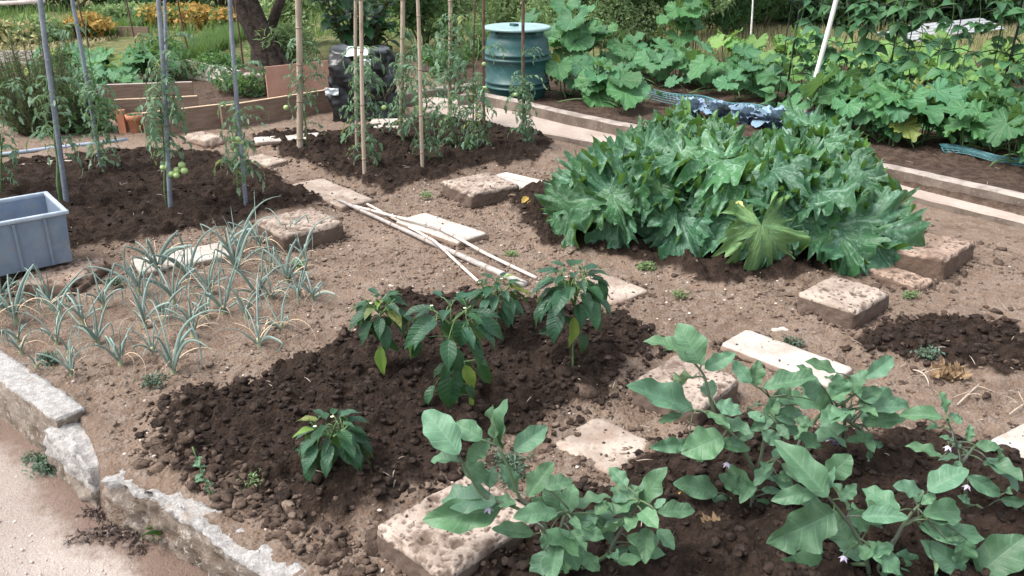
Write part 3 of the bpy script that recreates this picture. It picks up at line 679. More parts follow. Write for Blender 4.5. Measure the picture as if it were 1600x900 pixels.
# ================================================================== LEAF MESHES
U = random.uniform
def pin_leaf(name, mat, ratio=.5, nu=12, nv=3, fold=.25, curl=.3, wave=.05, nw=3, lobe=.0, nl=4, peak=.42, tip=1.0, pet=0.0, seed=0, twist=0.0):
    """ovate leaf: base at the origin, along +Y, face +Z, length 1"""
    rs = random.Random(seed); v = []; uv = []; f = []; ph = rs.uniform(0, 6.28); ph2 = rs.uniform(0, 6.28); n = 2 * nv + 1
    for i in range(nu + 1):
        u = i / nu
        e = math.log(.5) / math.log(peak); s = math.sin(math.pi * u ** e); hw = max(.004, ratio / 2 * s ** (.75 if u < peak else .85 * tip))
        for j in range(-nv, nv + 1):
            t = j / nv; at = abs(t)
            lb = 1 + lobe * math.sin(2 * math.pi * nl * u + (ph if t > 0 else ph2)) * at
            x = t * hw * lb; y = u; z = fold * abs(x) - fold * .35 * hw * 0
            z += wave * at * at * math.sin(2 * math.pi * nw * u + (ph if t > 0 else ph2)) * min(1, hw / ratio * 3)
            a = curl * u
            yy = (math.sin(a) / curl if abs(curl) > 1e-3 else u); zz = -((1 - math.cos(a)) / curl if abs(curl) > 1e-3 else 0)
            ny, nz = math.sin(a), math.cos(a)
            tw = twist * u; X = x * math.cos(tw) - z * math.sin(tw); Zl = x * math.sin(tw) + z * math.cos(tw)
            v.append((X, yy + Zl * ny, zz + Zl * nz)); uv.append((u, t * .5 + .5))
    for i in range(nu):
        for j in range(2 * nv): f.append((i * n + j, i * n + j + 1, (i + 1) * n + j + 1, (i + 1) * n + j))
    return mesh(name, v, f, [mat], uv)
def pal_leaf(name, mat, nth=84, nr=5, lobes=5, depth=.25, serr=.05, nserr=21, cup=.1, ruffle=.06, sinus=.55, seed=0, droop=.3, elong=1.0):
    """round lobed leaf: stalk joins at the origin, tip along +Y, face +Z, radius about 1 to the tip"""
    rs = random.Random(seed); v = [(0, 0, 0)]; uv = [(0, .5)]; f = []; p1, p2, p3 = (rs.uniform(0, 6.28) for _ in range(3))
    A = math.pi * (1 - .16 * sinus); ser = [rs.uniform(.4, 1.4) for _ in range(nth + 1)]; cut = [rs.uniform(.45, 1.25) for _ in range(lobes + 1)]; f1_, f2_ = rs.uniform(10, 14), rs.uniform(21, 27); lw = [rs.uniform(.85, 1.15) for _ in range(lobes + 1)]
    for i in range(nth + 1):
        q = i / nth; th = -A + 2 * A * q; c = q * lobes; fr = c - math.floor(c)
        lob = abs(math.sin(math.pi * fr)) ** .55
        r = (1 - depth * cut[min(lobes, int(round(c)))] * (1 - lob)) * lw[min(lobes - 1, int(c))] * (0.62 + .38 * math.cos(th / 2) ** .8) * (1 + .0 * p1)
        tri = abs(((q * nserr) % 1) * 2 - 1)
        r *= 1 + serr * (tri - .5) * 2 * ser[i]
        for k in range(1, nr + 1):
            s = (k / nr) ** .75; rr = r * s
            x, y = rr * math.sin(th), rr * math.cos(th) * elong
            z = cup * rr * rr + ruffle * s * s * (math.sin(th * 4.3 + p1) + .7 * math.sin(th * 8.3 + p2) + s * s * (1.15 * math.sin(th * f1_ + p3) + s * s * .9 * math.sin(th * f2_ + p1))) - .08 * depth * abs(math.cos(math.pi * fr)) * s * rr + ruffle * .5 * math.sin(x * 9 + p2) * math.sin(y * 8 + p3) * s
            a = droop * y if y > 0 else droop * .4 * y
            z -= a * abs(y) * .8
            v.append((x, y, z)); uv.append((s, q))
    for i in range(nth):
        a = 1 + i * nr; b = a + nr
        f.append((0, b, a))
        for k in range(nr - 1): f.append((a + k, b + k, b + k + 1, a + k + 1))
    f = [tuple(reversed(q)) for q in f] if False else f
    me = mesh(name, v, f, [mat], uv)
    return me
def comp_leaf(name, mat, stem, nl=7, seed=0, lw=.45, droop=.9, jag=.15, size=.34):
    """compound leaf on a drooping stalk, length about 1"""
    rs = random.Random(seed); mb = MB(); pts = []; p = Vector((0, 0, 0)); a = rs.uniform(.2, .6)
    for i in range(9):
        pts.append(p.copy()); p = p + Vector((rs.uniform(-.02, .02), math.cos(a), math.sin(a))) / 8; a -= droop / 8 * rs.uniform(.6, 1.7)
    mb.tube(pts, [.016 * (1 - .7 * i / 8) for i in range(9)], 4, 1)
    def leaflet(o, d, L):
        d = d.normalized(); up = Vector((rs.uniform(-.35, .35), rs.uniform(-.3, .3), 1)); x = d.cross(up).normalized(); zz = x.cross(d)
        v = []; uv = []; f = []; nu = 6
        for i in range(nu + 1):
            u = i / nu; hw = lw * L * .5 * math.sin(math.pi * (u * .97 + .02) ** .75) * (1 + (jag if i % 2 else -jag)); cz = -.35 * u * u * L * rs.uniform(.6, 1.5)
            for t in (-1, 0, 1):
                q = o + d * (u * L) + x * (t * hw) + zz * (abs(t) * hw * .35 + cz); v.append(q); uv.append((u, t * .5 + .5))
        for i in range(nu):
            for j in range(2): f.append((i * 3 + j, i * 3 + j + 1, i * 3 + j + 4, i * 3 + j + 3))
        mb.add(v, f, uv, 0)
    k = nl // 2
    for i in range(k):
        t = 2 + int(6 * (i + .3) / k); o = pts[min(t, 8)]; d = (pts[min(t + 1, 8)] - pts[t - 1]).normalized(); side = d.cross(Vector((0, 0, 1))).normalized()
        for sgn in (-1, 1):
            leaflet(o, side * sgn + d * rs.uniform(.3, .7) + Vector((0, 0, rs.uniform(-.5, .15))), size * rs.uniform(.6, 1.1) * (.65 + .5 * math.sin(math.pi * (i + .6) / k)))
    leaflet(pts[8], pts[8] - pts[7] + Vector((0, 0, -.02)), size * 1.25)
    return mb.me(name, [mat, stem])
def tri_leaf(name, mat, stem, seed=0, ratio=.78):
    rs = random.Random(seed); mb = MB(); pts = [Vector((0, 0, 0)), Vector((0, .2, .08)), Vector((0, .42, .1))]; mb.tube(pts, .012, 4, 1)
    def lf(o, d, L, up):
        d = d.normalized(); x = d.cross(up).normalized(); zz = x.cross(d); v = []; uv = []; f = []; nu = 6
        for i in range(nu + 1):
            u = i / nu; hw = max(.01, ratio * L * .5 * math.sin(math.pi * u ** .62)); cz = -.4 * u * u * L
            for t in (-1, -.5, 0, .5, 1): v.append(o + d * (u * L) + x * (t * hw) + zz * (abs(t) * hw * .3 + cz)); uv.append((u, t * .5 + .5))
        for i in range(nu):
            for j in range(4): f.append((i * 5 + j, i * 5 + j + 1, i * 5 + j + 6, i * 5 + j + 5))
        mb.add(v, f, uv, 0)
    j = lambda: rs.uniform(-.25, .25)
    lf(pts[2], Vector((j(), 1, -.25 + j())), .6, Vector((j(), 0, 1))); lf(pts[2], Vector((1, .25 + j(), -.3 + j())), .5, Vector((.2, j(), 1))); lf(pts[2], Vector((-1, .25 + j(), -.3 + j())), .5, Vector((-.2, j(), 1)))
    return mb.me(name, [mat, stem])
EGL = [pin_leaf('aubergine_leaf', M['egg'], U(.48, .60), 20, 4, U(.12, .6), U(.1, 1.0), U(.035, .08), U(1.6, 3), U(.05, .10), U(2.2, 3.4), U(.43, .50), U(.85, 1.0), seed=k, twist=U(-.3, .3)) for k in range(14)]
PEL = [pin_leaf('pepper_leaf', M['pep'], U(.42, .54), 10, 3, U(.2, .5), U(.4, 1.0), U(.015, .035), 2, .02, 2, .36, 1.25, seed=20 + k, twist=U(-.3, .3)) for k in range(7)]
PELY = [pin_leaf('pepper_leaf', M['pepy'], .42, 10, 3, .6, .5, .03, 2, .04, 3, .36, 1.2, seed=40 + k) for k in range(2)]
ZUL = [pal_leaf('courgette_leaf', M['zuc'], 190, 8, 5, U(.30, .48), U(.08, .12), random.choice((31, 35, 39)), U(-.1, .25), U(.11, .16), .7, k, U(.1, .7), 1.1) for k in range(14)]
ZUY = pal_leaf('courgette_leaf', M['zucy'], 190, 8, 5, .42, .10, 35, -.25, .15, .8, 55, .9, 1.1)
SQL = [pal_leaf('squash_leaf', M['sq'], 50, 4, 5, U(.08, .16), .03, 17, U(.05, .3), U(.04, .07), 1.0, 100 + k, U(.1, .4)) for k in range(7)]
TOL = [comp_leaf('tomato_leaf', M['tom'], M['gst'], random.choice((7, 9, 9)), k, U(.34, .46), U(.8, 2.2), .26, U(.24, .33)) for k in range(7)]
BEL = [tri_leaf('bean_leaf', M['bean'], M['gst'], k, U(.7, .9)) for k in range(5)]
CBL = [pal_leaf('cabbage_leaf', M['cab'], 40, 4, 3, .06, .02, 11, U(.0, .2), .05, .5, 200 + k, U(.3, .8)) for k in range(4)]
SHL = [pin_leaf('shrub_leaf', M['shr'], U(.42, .55), 8, 2, U(.2, .4), U(.3, .9), .03, 2, .03, 3, .45, seed=70 + k) for k in range(4)]

def orient(base, d, up, L, wk=1.0):
    d = Vector(d).normalized(); up = Vector(up); z = (up - d * up.dot(d))
    z = z.normalized() if z.length > 1e-4 else d.orthogonal().normalized()
    x = d.cross(z).normalized()
    m = Matrix.Identity(4)
    for i in range(3): m[i][0] = x[i] * L * wk; m[i][1] = d[i] * L; m[i][2] = z[i] * L; m[i][3] = base[i]
    return m
def add_leaf(root, me, base, d, up, L, wk=1.0, name='leaf'):
    b = Vector(base) - root.location
    return link(name, me, root, orient(b, d, up, L, wk))
def bez(a, b, c, n=6): return [a.lerp(b, i / n).lerp(b.lerp(c, i / n), i / n) for i in range(n + 1)]
def nearest(stems, p):
    best = (1e9, None)
    for s in stems:
        for a, b in zip(s[:-1], s[1:]):
            e = b - a; t = max(0, min(1, (p - a).dot(e) / max(1e-9, e.dot(e)))); q = a + e * t; dd = (q - p).length
            if dd < best[0]: best = (dd, q)
    return best

# ------------------------------------------------------------------ drawn plants: leaves listed one by one where the photograph shows them
def drawn_plant(name, label, cat, group, base, stems, leaves, meshes, stmat, r0=.007, seed=0, flowers=(), spread=.10, extra=None, up=(0, -.75, .8)):
    """stems: lists of pixels (first = lowest); leaves: (bx,by,tx,ty[,width factor[,depth offset]]), all turned into places round the plant's own foot"""
    rs = random.Random(seed); g = G(*base); root = thing(name, label, cat, g, 0, group); Y0 = g.y; S3 = []; mb = MB()
    for k, st in enumerate(stems):
        n = len(st); off = rs.uniform(-spread, spread) * .5; pts = []
        for i, q in enumerate(st):
            dy = (q[2] if len(q) > 2 else off * i / max(1, n - 1)); pts.append(V(q[0], q[1], Y0 + dy))
        if k == 0: pts[0] = g - Vector((0, 0, .03))
        elif S3:
            dn, q = nearest(S3, pts[0])
            if dn < .12: pts[0] = q
        S3.append(pts)
    for pts in S3:
        sm = []
        for i in range(len(pts) - 1):
            p0, p1, p2, p3 = pts[max(i - 1, 0)], pts[i], pts[i + 1], pts[min(i + 2, len(pts) - 1)]
            for t in (0, .33, .67): sm.append(.5 * (2 * p1 + (p2 - p0) * t + (2 * p0 - 5 * p1 + 4 * p2 - p3) * t * t + (3 * p1 - p0 - 3 * p2 + p3) * t ** 3))
        sm.append(pts[-1]); n = len(sm)
        mb.tube([p - g for p in sm], [r0 * (1 - .6 * i / n) for i in range(n)], 7)
    for q in leaves:
        bx, by, tx, ty = q[:4]; wk = q[4] if len(q) > 4 else 1.0; dy = q[5] if len(q) > 5 else rs.uniform(-spread, spread)
        b0 = V(bx, by, Y0 + dy); dn, sp = nearest(S3, b0)
        b = V(bx, by, Y0 + dy * .5 + (sp.y - Y0) * .5)
        L2 = (V(tx, ty, b.y) - b).length
        low = ty > by
        t = V(tx, ty, b.y + (rs.uniform(-.6, -.1) if low else rs.uniform(-.25, .5)) * L2 * .8)
        m = q[6] if len(q) > 6 else rs.choice(meshes)
        d = t - b; L = d.length * 1.06
        upv = Vector(up) + Vector((rs.uniform(-.9, .9), rs.uniform(-.3, .6), rs.uniform(-.2, .5)))
        if low: upv.y -= .5
        if t.z < .02: t.z = .02
        add_leaf(root, m, b, t - b, upv, L, wk)
        dn, sp = nearest(S3, b)
        if .012 < dn < .22:
            mb.tube([p - g for p in bez(sp, (sp + b) / 2 + Vector((0, 0, .15 * dn)), b, 4)], [r0 * .42, r0 * .38, r0 * .34, r0 * .3, r0 * .25], 5)
    for i in range(extra or 0):
        s_ = rs.choice(S3); q = rs.randint(1, len(s_) - 1); b = s_[q - 1].lerp(s_[q], rs.random()); a = rs.uniform(0, 6.28)
        if b.z < g.z + .05: continue
        L = rs.uniform(.05, .12); d = Vector((math.cos(a), math.sin(a), rs.uniform(-.5, .6))); e = b + d.normalized() * rs.uniform(.02, .05)
        if e.z + d.z * L < .02: continue
        add_leaf(root, rs.choice(meshes), e, d, (rs.uniform(-.5, .5), -.4 + rs.uniform(-.4, .4), 1), L, rs.uniform(.8, 1.1)); mb.tube([p - g for p in bez(b, (b + e) / 2 + Vector((0, 0, .01)), e, 3)], [.003, .0026, .0023, .002], 5)
    mb.build('stem', stmat, root)
    for q in flowers:
        p = V(q[0], q[1], Y0 + (q[2] if len(q) > 2 else -.02)); star = MB(); 
        for k in range(5):
            a = k * 1.2566; d = Vector((math.cos(a), math.sin(a), -1.0)); s_ = d.cross(Vector((0, 0, 1))).normalized()
            star.add([Vector((0, 0, 0)), d * .006 + s_ * .0045, d * .014, d * .006 - s_ * .0045], [(0, 1, 2, 3)])
        star.tube([Vector((0, 0, .0)), Vector((0, 0, -.02))], [.002, .001], 5, 1)
        fo = star.build('flower', [M['petal'], M['anther']], root); fo.location = p - g
        dn, sp = nearest(S3, p); fs = MB(); fs.tube([q_ - g for q_ in bez(sp, (sp + p) / 2 + Vector((0, 0, .03)), p, 4)], .0016, 5); fs.build('flower_stalk', stmat, root)
    return root, S3
M['petal'] = roughmat('lilac_petal', (.48, .42, .62), (.62, .56, .72), 60, .6, .1, .001)
M['anther'] = roughmat('yellow_anther', (.6, .45, .08), (.7, .5, .1), 60, .6, .1, .001)
M['apple'] = roughmat('dark_fruit', (.012, .008, .02), (.02, .012, .03), 12, .25, .05, .001, .6)

EGY = pin_leaf('aubergine_leaf', M['yel'], .6, 10, 3, .3, .6, .04, 2, .06, 3, .42, seed=90)
EG = 'aubergine plants in the front bed'
drawn_plant('aubergine_plant', 'grey-green aubergine plant arching over the largest pitted stone block', 'aubergine plant', EG, (882, 905),
 [[(882, 905), (868, 850), (850, 828), (810, 795), (760, 778), (735, 745), (717, 712)], [(868, 850), (835, 795), (812, 778), (792, 725), (776, 698)], [(930, 897), (945, 870), (960, 845), (985, 805), (1000, 782)], [(882, 890), (930, 897)], [(985, 805), (1022, 800)], [(868, 850), (880, 815), (888, 795)]],
 [(717, 710, 667, 639, 1.1), (753, 687, 714, 657, 1.1), (785, 701, 776, 630, 1.05), (783, 700, 757, 640, .8), (803, 705, 854, 665, .95), (729, 719, 765, 687, .9), (718, 722, 672, 705, .8), (722, 726, 768, 748, 1.2), (765, 763, 767, 731, 1.2), (806, 769, 796, 727, 1.0), (824, 776, 862, 724, 1.0),
  (784, 794, 668, 815, .8), (775, 785, 684, 768, .9), (806, 788, 766, 776, 1.2), (874, 807, 834, 780, 1.0), (880, 804, 852, 757, .9), (886, 804, 893, 757, 1.0), (899, 794, 947, 763, 1.0), (850, 762, 893, 747, 1.1), (890, 808, 947, 824, .8), (896, 819, 942, 841, .9),
  (834, 835, 772, 822, .75), (849, 832, 858, 862, 1.2), (874, 825, 908, 889, .9), (872, 830, 880, 880, 1.1), (852, 860, 833, 908, 1.1), (856, 865, 850, 915, 1.3),
  (961, 803, 1003, 760, 1.1), (999, 794, 1031, 733, .8), (972, 808, 983, 772, 1.2), (1027, 800, 1084, 797, .9), (1023, 794, 1037, 779, 1.0), (957, 803, 943, 782, 1.0), (930, 804, 952, 783, 1.2), (961, 853, 945, 825, 1.0), (980, 856, 1038, 866, .7), (998, 852, 1033, 836, 1.1), (964, 878, 1000, 872, .9), (980, 853, 960, 877, .9), (946, 888, 977, 895, 1.2), (911, 863, 935, 893, 1.2), (915, 868, 930, 900, 1.1), (905, 820, 935, 800, 1.1), (940, 830, 975, 812, 1.0), (900, 850, 880, 895, 1.1)],
 EGL, M['egst'], .0062, 3, extra=22, flowers=[(763, 792), (1008, 806)])
drawn_plant('aubergine_plant', 'aubergine plant with tall leaf sprig in front of the tan block behind it', 'aubergine plant', EG, (1171, 806),
 [[(1171, 803), (1180, 755), (1185, 737)], [(1185, 737), (1195, 680), (1202, 620)], [(1185, 737), (1215, 715), (1238, 709)], [(1182, 745), (1150, 685), (1118, 650), (1104, 600), (1096, 580), (1070, 552)], [(1118, 650), (1083, 641)], [(1171, 803), (1140, 778)]],
 [(1069, 552, 1017, 518, .7), (1093, 568, 1066, 510, 1.25, -.02), (1101, 576, 1148, 553, .8), (1083, 640, 988, 602, .75), (1118, 632, 1158, 645, 1.1), (1173, 599, 1146, 565, .9), (1178, 603, 1185, 567, 1.15), (1191, 606, 1272, 588, .75), (1274, 627, 1264, 582, 1.0), (1276, 637, 1223, 617, .8), (1207, 646, 1263, 643, .6), (1211, 652, 1251, 661, .6), (1209, 652, 1175, 669, 1.0), (1222, 661, 1248, 680, 1.2),
  (1130, 683, 1068, 706, 1.25), (1075, 695, 1019, 698, .6), (1122, 691, 1172, 700, .8), (1122, 770, 1057, 755, 1.0), (1175, 778, 1140, 728, .9), (1160, 770, 1126, 742, 1.2), (1142, 790, 1111, 780, 1.1), (1148, 806, 1139, 842, 1.4), (1178, 808, 1178, 843, 1.4), (1163, 829, 1161, 857, 1.0), (1183, 780, 1211, 828, 1.0), (1189, 765, 1220, 767, .7), (1230, 770, 1287, 786, 1.0), (1190, 675, 1222, 693, 1.0), (1200, 650, 1215, 620, 1.1), (1195, 660, 1172, 640, 1.0), (1150, 690, 1178, 668, 1.0), (1196, 650, 1230, 665, 1.0), (1240, 625, 1210, 600, .9), (1205, 640, 1238, 600, .9),
  (1107, 708, 1088, 722, .9), (1096, 790, 1064, 764, .9, .03, EGY), (1215, 745, 1240, 742, 1.0)],
 EGL, M['egst'], .006, 5, extra=22, flowers=[(1136, 722)])
drawn_plant('aubergine_plant', 'aubergine plant with a long branch reaching over the stained white slab', 'aubergine plant', EG, (1236, 742),
 [[(1236, 742), (1250, 690), (1285, 645), (1322, 627), (1350, 598)], [(1318, 628), (1320, 660), (1316, 690)], [(1318, 640), (1346, 638)], [(1320, 660), (1352, 676)]],
 [(1332, 613, 1346, 579, 1.2), (1351, 590, 1404, 557, .8), (1332, 615, 1436, 628, .6), (1320, 618, 1306, 591, 1.2), (1293, 632, 1312, 594, 1.2), (1306, 582, 1261, 564, .85), (1272, 590, 1246, 571, .9), (1348, 640, 1402, 624, .8), (1350, 640, 1394, 654, .9), (1352, 676, 1371, 724, .9), (1364, 690, 1380, 698, 1.2), (1322, 690, 1352, 683, .9), (1311, 687, 1294, 674, 1.0), (1282, 698, 1246, 676, .9), (1290, 640, 1268, 602, 1.1), (1300, 625, 1328, 590, 1.1), (1285, 700, 1262, 690, .9), (1345, 625, 1378, 605, .9), (1312, 600, 1290, 585, .9), (1320, 655, 1340, 645, 1.1), (1270, 665, 1240, 650, .9)],
 EGL, M['egst'], .007, 8, extra=16)
drawn_plant('aubergine_plant', 'broad-leaved aubergine plant nearest the camera, its leaves crossing the bottom edge', 'aubergine plant', EG, (1364, 903),
 [[(1364, 903), (1352, 865), (1335, 830), (1318, 807), (1290, 772), (1276, 755)], [(1374, 903), (1395, 850), (1410, 822), (1430, 795), (1446, 783)], [(1410, 822), (1442, 806)], [(1352, 880), (1314, 883)]],
 [(1303, 801, 1206, 847, 1.0), (1293, 777, 1222, 689, .75), (1290, 745, 1330, 718, 1.5), (1327, 793, 1292, 745, 1.1), (1316, 780, 1338, 757, 1.1), (1327, 798, 1362, 829, 1.0), (1361, 820, 1383, 820, .9), (1332, 858, 1302, 803, 1.2), (1345, 874, 1366, 848, 1.4), (1314, 882, 1221, 900, 1.15), (1374, 869, 1436, 899, .8), (1406, 798, 1356, 760, .9), (1440, 769, 1402, 757, 1.1), (1450, 767, 1508, 729, 1.1, -.04), (1440, 788, 1462, 770, .9), (1442, 803, 1506, 795, 1.0), (1435, 822, 1536, 841, .65), (1461, 900, 1457, 854, 1.5), (1505, 900, 1462, 852, .7), (1477, 841, 1501, 837, 1.0), (1511, 843, 1503, 889, 1.4), (1528, 898, 1594, 838, 1.25, -.05), (1380, 905, 1392, 880, 1.2), (1290, 770, 1302, 735, .5), (1370, 905, 1345, 912, 1.0)],
 EGL, M['egst'], .0065, 13, extra=18, flowers=[(1319, 868)])
drawn_plant('aubergine_plant', 'sparse aubergine plant with lilac flowers beside the slab at the right edge', 'aubergine plant', EG, (1518, 800),
 [[(1516, 800), (1506, 750), (1500, 715), (1490, 680), (1479, 655)], [(1503, 725), (1524, 696)], [(1510, 790), (1535, 790), (1562, 775)], [(1535, 790), (1575, 818)]],
 [(1473, 653, 1410, 642, .7), (1479, 645, 1476, 614, .8), (1482, 648, 1508, 654, .8), (1471, 716, 1426, 686, .65), (1524, 695, 1562, 698, .9), (1511, 690, 1517, 664, .9), (1511, 743, 1562, 773, .9), (1530, 775, 1560, 778, 1.2), (1563, 780, 1602, 786, 1.0), (1570, 770, 1594, 762, .8), (1574, 819, 1533, 817, .7), (1574, 819, 1612, 852, 1.1), (1490, 690, 1474, 678, .8), (1500, 720, 1492, 735, 1.2), (1505, 700, 1512, 712, 1.0), (1560, 698, 1568, 722, .8), (1515, 785, 1498, 775, 1.0), (1520, 800, 1545, 830, 1.0)],
 EGL, M['egst'], .006, 17, extra=12, flowers=[(1482, 696), (1512, 757)])
f = MB(); f.lathe([(.004, -.035), (.018, -.03), (.024, -.012), (.022, .006), (.014, .022), (.005, .03)], 14); fr = f.build('aubergine_fruit', M['apple']); p = G(1297, 706, .03); fr.location = p; fr.rotation_euler = (R(70), 0, R(60))
tag(fr, 'small dark purple aubergine fruit hanging low behind the leaves', 'aubergine')

# ------------------------------------------------------------------ peppers
def umbrella(label, base, top, rad, n, seed, extra=(), stems=None, Lp=60, low=0, group='pepper plants in the dark dug bed'):
    rs = random.Random(seed); g = G(*base); sc = FPX / (g - Vector((0, 0, CAM_H))).length; L0 = Lp / sc
    lv = []; cx, ty = top; st = [[(base[0], base[1]), ((base[0] + cx) / 2 + 2, (base[1] * .5 + ty * .5)), (cx, ty + rad * .55)]]
    for k in range(4):
        a = k * 1.57 + rs.uniform(-.4, .4); st.append([(cx, ty + rad * .6), (cx + math.cos(a) * rad * .4, ty + rad * .3 + math.sin(a) * 5, math.sin(a) * .05), (cx + math.cos(a) * rad * .55, ty + rad * .12, math.sin(a) * .08)])
    root, S3 = drawn_plant('pepper_plant', label, 'pepper plant', group, base, stems or st, list(extra), PEL, M['gst'], .0045, seed, up=(0, -.6, .8), spread=.05)
    tp = V(cx, ty, g.y); R3 = rad / sc; mb = MB(); dots = MB()
    for i in range(n):
        a = i * 2.39996 + rs.uniform(-.3, .3); t = (i + .5) / n; el = 1.1 - 1.75 * t
        c = Vector((tp.x + math.cos(a) * R3 * .38 * math.sqrt(t), g.y + math.sin(a) * R3 * .38 * math.sqrt(t), tp.z - R3 * (.12 + .55 * t)))
        d = Vector((math.cos(a) * math.cos(el * .6), math.sin(a) * math.cos(el * .6), math.sin(el * .8) * .6 - .75 * t))
        L = L0 * rs.uniform(.7, 1.15) * (.6 + .5 * t)
        if c.z + d.normalized().z * L < .02: d.z = max(d.z, (.03 - c.z) / L)
        upv = Vector((math.cos(a) * .5, math.sin(a) * .5, 1)) if d.z > -.5 else Vector((math.cos(a), math.sin(a), .6))
        b = c + d.normalized() * (R3 * .22)
        add_leaf(root, PELY[0] if rs.random() < .02 else rs.choice(PEL), b, d, upv, L)
        dn, sp = nearest(S3, b); mb.tube([q - g for q in bez(sp, (sp + b) / 2 + Vector((0, 0, .02)), b, 3)], .0016, 4)
    mb.build('leaf_stalk', M['gst'], root)
    for k in range(2):
        a = rs.uniform(0, 6.28); c = tp + Vector((math.cos(a) * R3 * .35, math.sin(a) * R3 * .35 - .02, -R3 * .1))
        fl = MB()
        for q in range(5):
            b = q * 1.2566; dd = Vector((math.cos(b), math.sin(b), .3)) * .006; e = Vector((-math.sin(b), math.cos(b), 0)) * .003
            fl.add([Vector((0, 0, 0)), dd * .6 + e, dd, dd * .6 - e], [(0, 1, 2, 3)])
        fl.build('flower', M['white'], root).location = c - g
    return root
M['white'] = roughmat('white_petal', (.5, .55, .38), (.62, .66, .48), 60, .6, .1, .001)
umbrella('drooping pepper plant at the left of the row, beside the last onions', (595, 592), (594, 462), 44, 24, 1,
 [(573, 474, 549, 513, .9), (579, 484, 563, 533, .75), (592, 500, 589, 543, 1.0), (602, 494, 607, 523, 1.1), (605, 527, 622, 554, .8), (596, 541, 596, 588, .9, -.02, PELY[0]), (596, 468, 634, 462, .8), (612, 481, 622, 492, 1.2), (625, 484, 638, 506, 1.1)], Lp=42)
umbrella('tallest bushy pepper plant in the middle of the dark bed', (715, 648), (702, 466), 72, 20, 2,
 [(680, 494, 624, 539, .8, -.05), (680, 487, 647, 469, .9), (729, 478, 714, 459, 1.1), (729, 501, 709, 546, 1.2, -.08), (732, 515, 746, 559, .8, -.05), (715, 544, 706, 587, 1.2, -.06), (689, 498, 707, 528, .8), (750, 495, 792, 528, .8), (744, 487, 780, 490, .8), (747, 565, 769, 606, .8), (745, 562, 767, 570, .9), (698, 570, 671, 586, .9), (702, 588, 700, 643, 1.3, -.06), (726, 570, 742, 610, 1.0, -.04, PELY[1]), (721, 599, 721, 626, 1.4), (680, 602, 656, 636, .8), (654, 530, 648, 566, .8), (722, 560, 735, 600, 1.1), (706, 560, 690, 600, 1.0), (715, 580, 712, 622, 1.1), (728, 600, 745, 625, .9), (735, 618, 738, 645, .7, 0, PELY[0])],
 [[(715, 648), (713, 600), (710, 545), (706, 510)], [(706, 510), (685, 490), (672, 483)], [(706, 510), (725, 487), (736, 478)], [(708, 520), (748, 492)], [(712, 570), (745, 562)], [(713, 600), (690, 585)], [(706, 512), (704, 480)]], Lp=52)
umbrella('upright pepper plant at the back of the row touching the canes', (775, 535), (776, 434), 50, 36, 3, [(768, 450, 745, 462, .9), (790, 470, 806, 495, .9), (785, 480, 796, 515, .8)], Lp=38)
umbrella('lone tall pepper plant with an umbrella of drooping leaves on one bare stem', (895, 577), (896, 416), 62, 42, 4,
 [(881, 507, 840, 523, .9, -.03), (895, 495, 895, 543, .9, -.03, PELY[1]), (908, 521, 917, 552, 1.3), (908, 512, 908, 492, .8, 0, PELY[1]), (892, 505, 882, 492, .9), (872, 450, 846, 480, .8), (880, 455, 864, 505, .8), (922, 450, 932, 510, .8), (935, 436, 955, 470, .7), (885, 445, 860, 478, 1.2), (915, 440, 930, 475, 1.0)],
 [[(895, 577), (895, 540), (897, 490), (897, 462)], [(897, 475), (885, 445), (878, 432)], [(897, 475), (908, 440), (915, 430)], [(897, 465), (897, 435)], [(896, 520), (885, 507)], [(896, 525), (908, 518)]], Lp=50)
umbrella('smallest compact pepper plant nearest the broken kerb', (516, 748), (516, 652), 58, 44, 5, [(500, 690, 462, 705, 1.0), (495, 700, 475, 738, 1.0), (535, 690, 560, 735, 1.1), (540, 670, 575, 692, .9), (515, 690, 508, 745, 1.1)], Lp=46)

# ------------------------------------------------------------------ courgettes
def courgette(label, base, n, Lh, seed, mesh_list, blade=.23, spin=0.0, low=True):
    rs = random.Random(seed); g = G(*base); root = thing('courgette_plant', label, 'courgette plant', g, 0, 'courgette plants in the middle bed'); mb = MB(); mb.tube([Vector((0, 0, -.03)), Vector((.01, 0, .07))], [.03, .022], 8)
    for i in range(n):
        t = (i + .5) / n; a = i * 2.39996 + spin + rs.uniform(-.25, .25); el = R(82 - 74 * t ** .85 + rs.uniform(-9, 9)); L = Lh * rs.uniform(.7, 1.22) * (.74 + .14 * t)
        rad = Vector((math.cos(a), math.sin(a), 0)); tip = rad * (math.cos(el) * L) + Vector((0, 0, math.sin(el) * L + .03))
        droop = R(2 + 62 * t ** 1.6 + rs.uniform(-22, 16)); d = rad * math.cos(droop) - Vector((0, 0, math.sin(droop))); d += Vector((-rad.y, rad.x, 0)) * rs.uniform(-.6, .6)
        up = rad * math.sin(droop) + Vector((rs.uniform(-.35, .35), rs.uniform(-.35, .2), math.cos(droop)))
        s = blade * rs.uniform(.7, 1.15) * (.85 + .22 * t)
        if tip.z + d.normalized().z * s < -.02: tip.z = -.02 - d.normalized().z * s + .02
        add_leaf(root, rs.choice(mesh_list), tip + g, d, up, s)
        mb.tube(bez(Vector((0, 0, .04)), tip * .55 + Vector((0, 0, .07)), tip, 6), [.0105, .010, .0095, .009, .008, .007, .006], 6)
    mb.build('stem', M['gst'], root)
    return root
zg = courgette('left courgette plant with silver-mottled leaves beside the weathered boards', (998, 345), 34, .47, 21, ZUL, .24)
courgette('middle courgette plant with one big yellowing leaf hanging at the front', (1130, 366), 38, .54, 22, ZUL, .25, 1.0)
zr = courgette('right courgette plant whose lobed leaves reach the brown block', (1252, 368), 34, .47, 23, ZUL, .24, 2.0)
courgette('back courgette plant showing only its upper leaves over the others', (1075, 290), 26, .48, 24, ZUL, .22, .5)
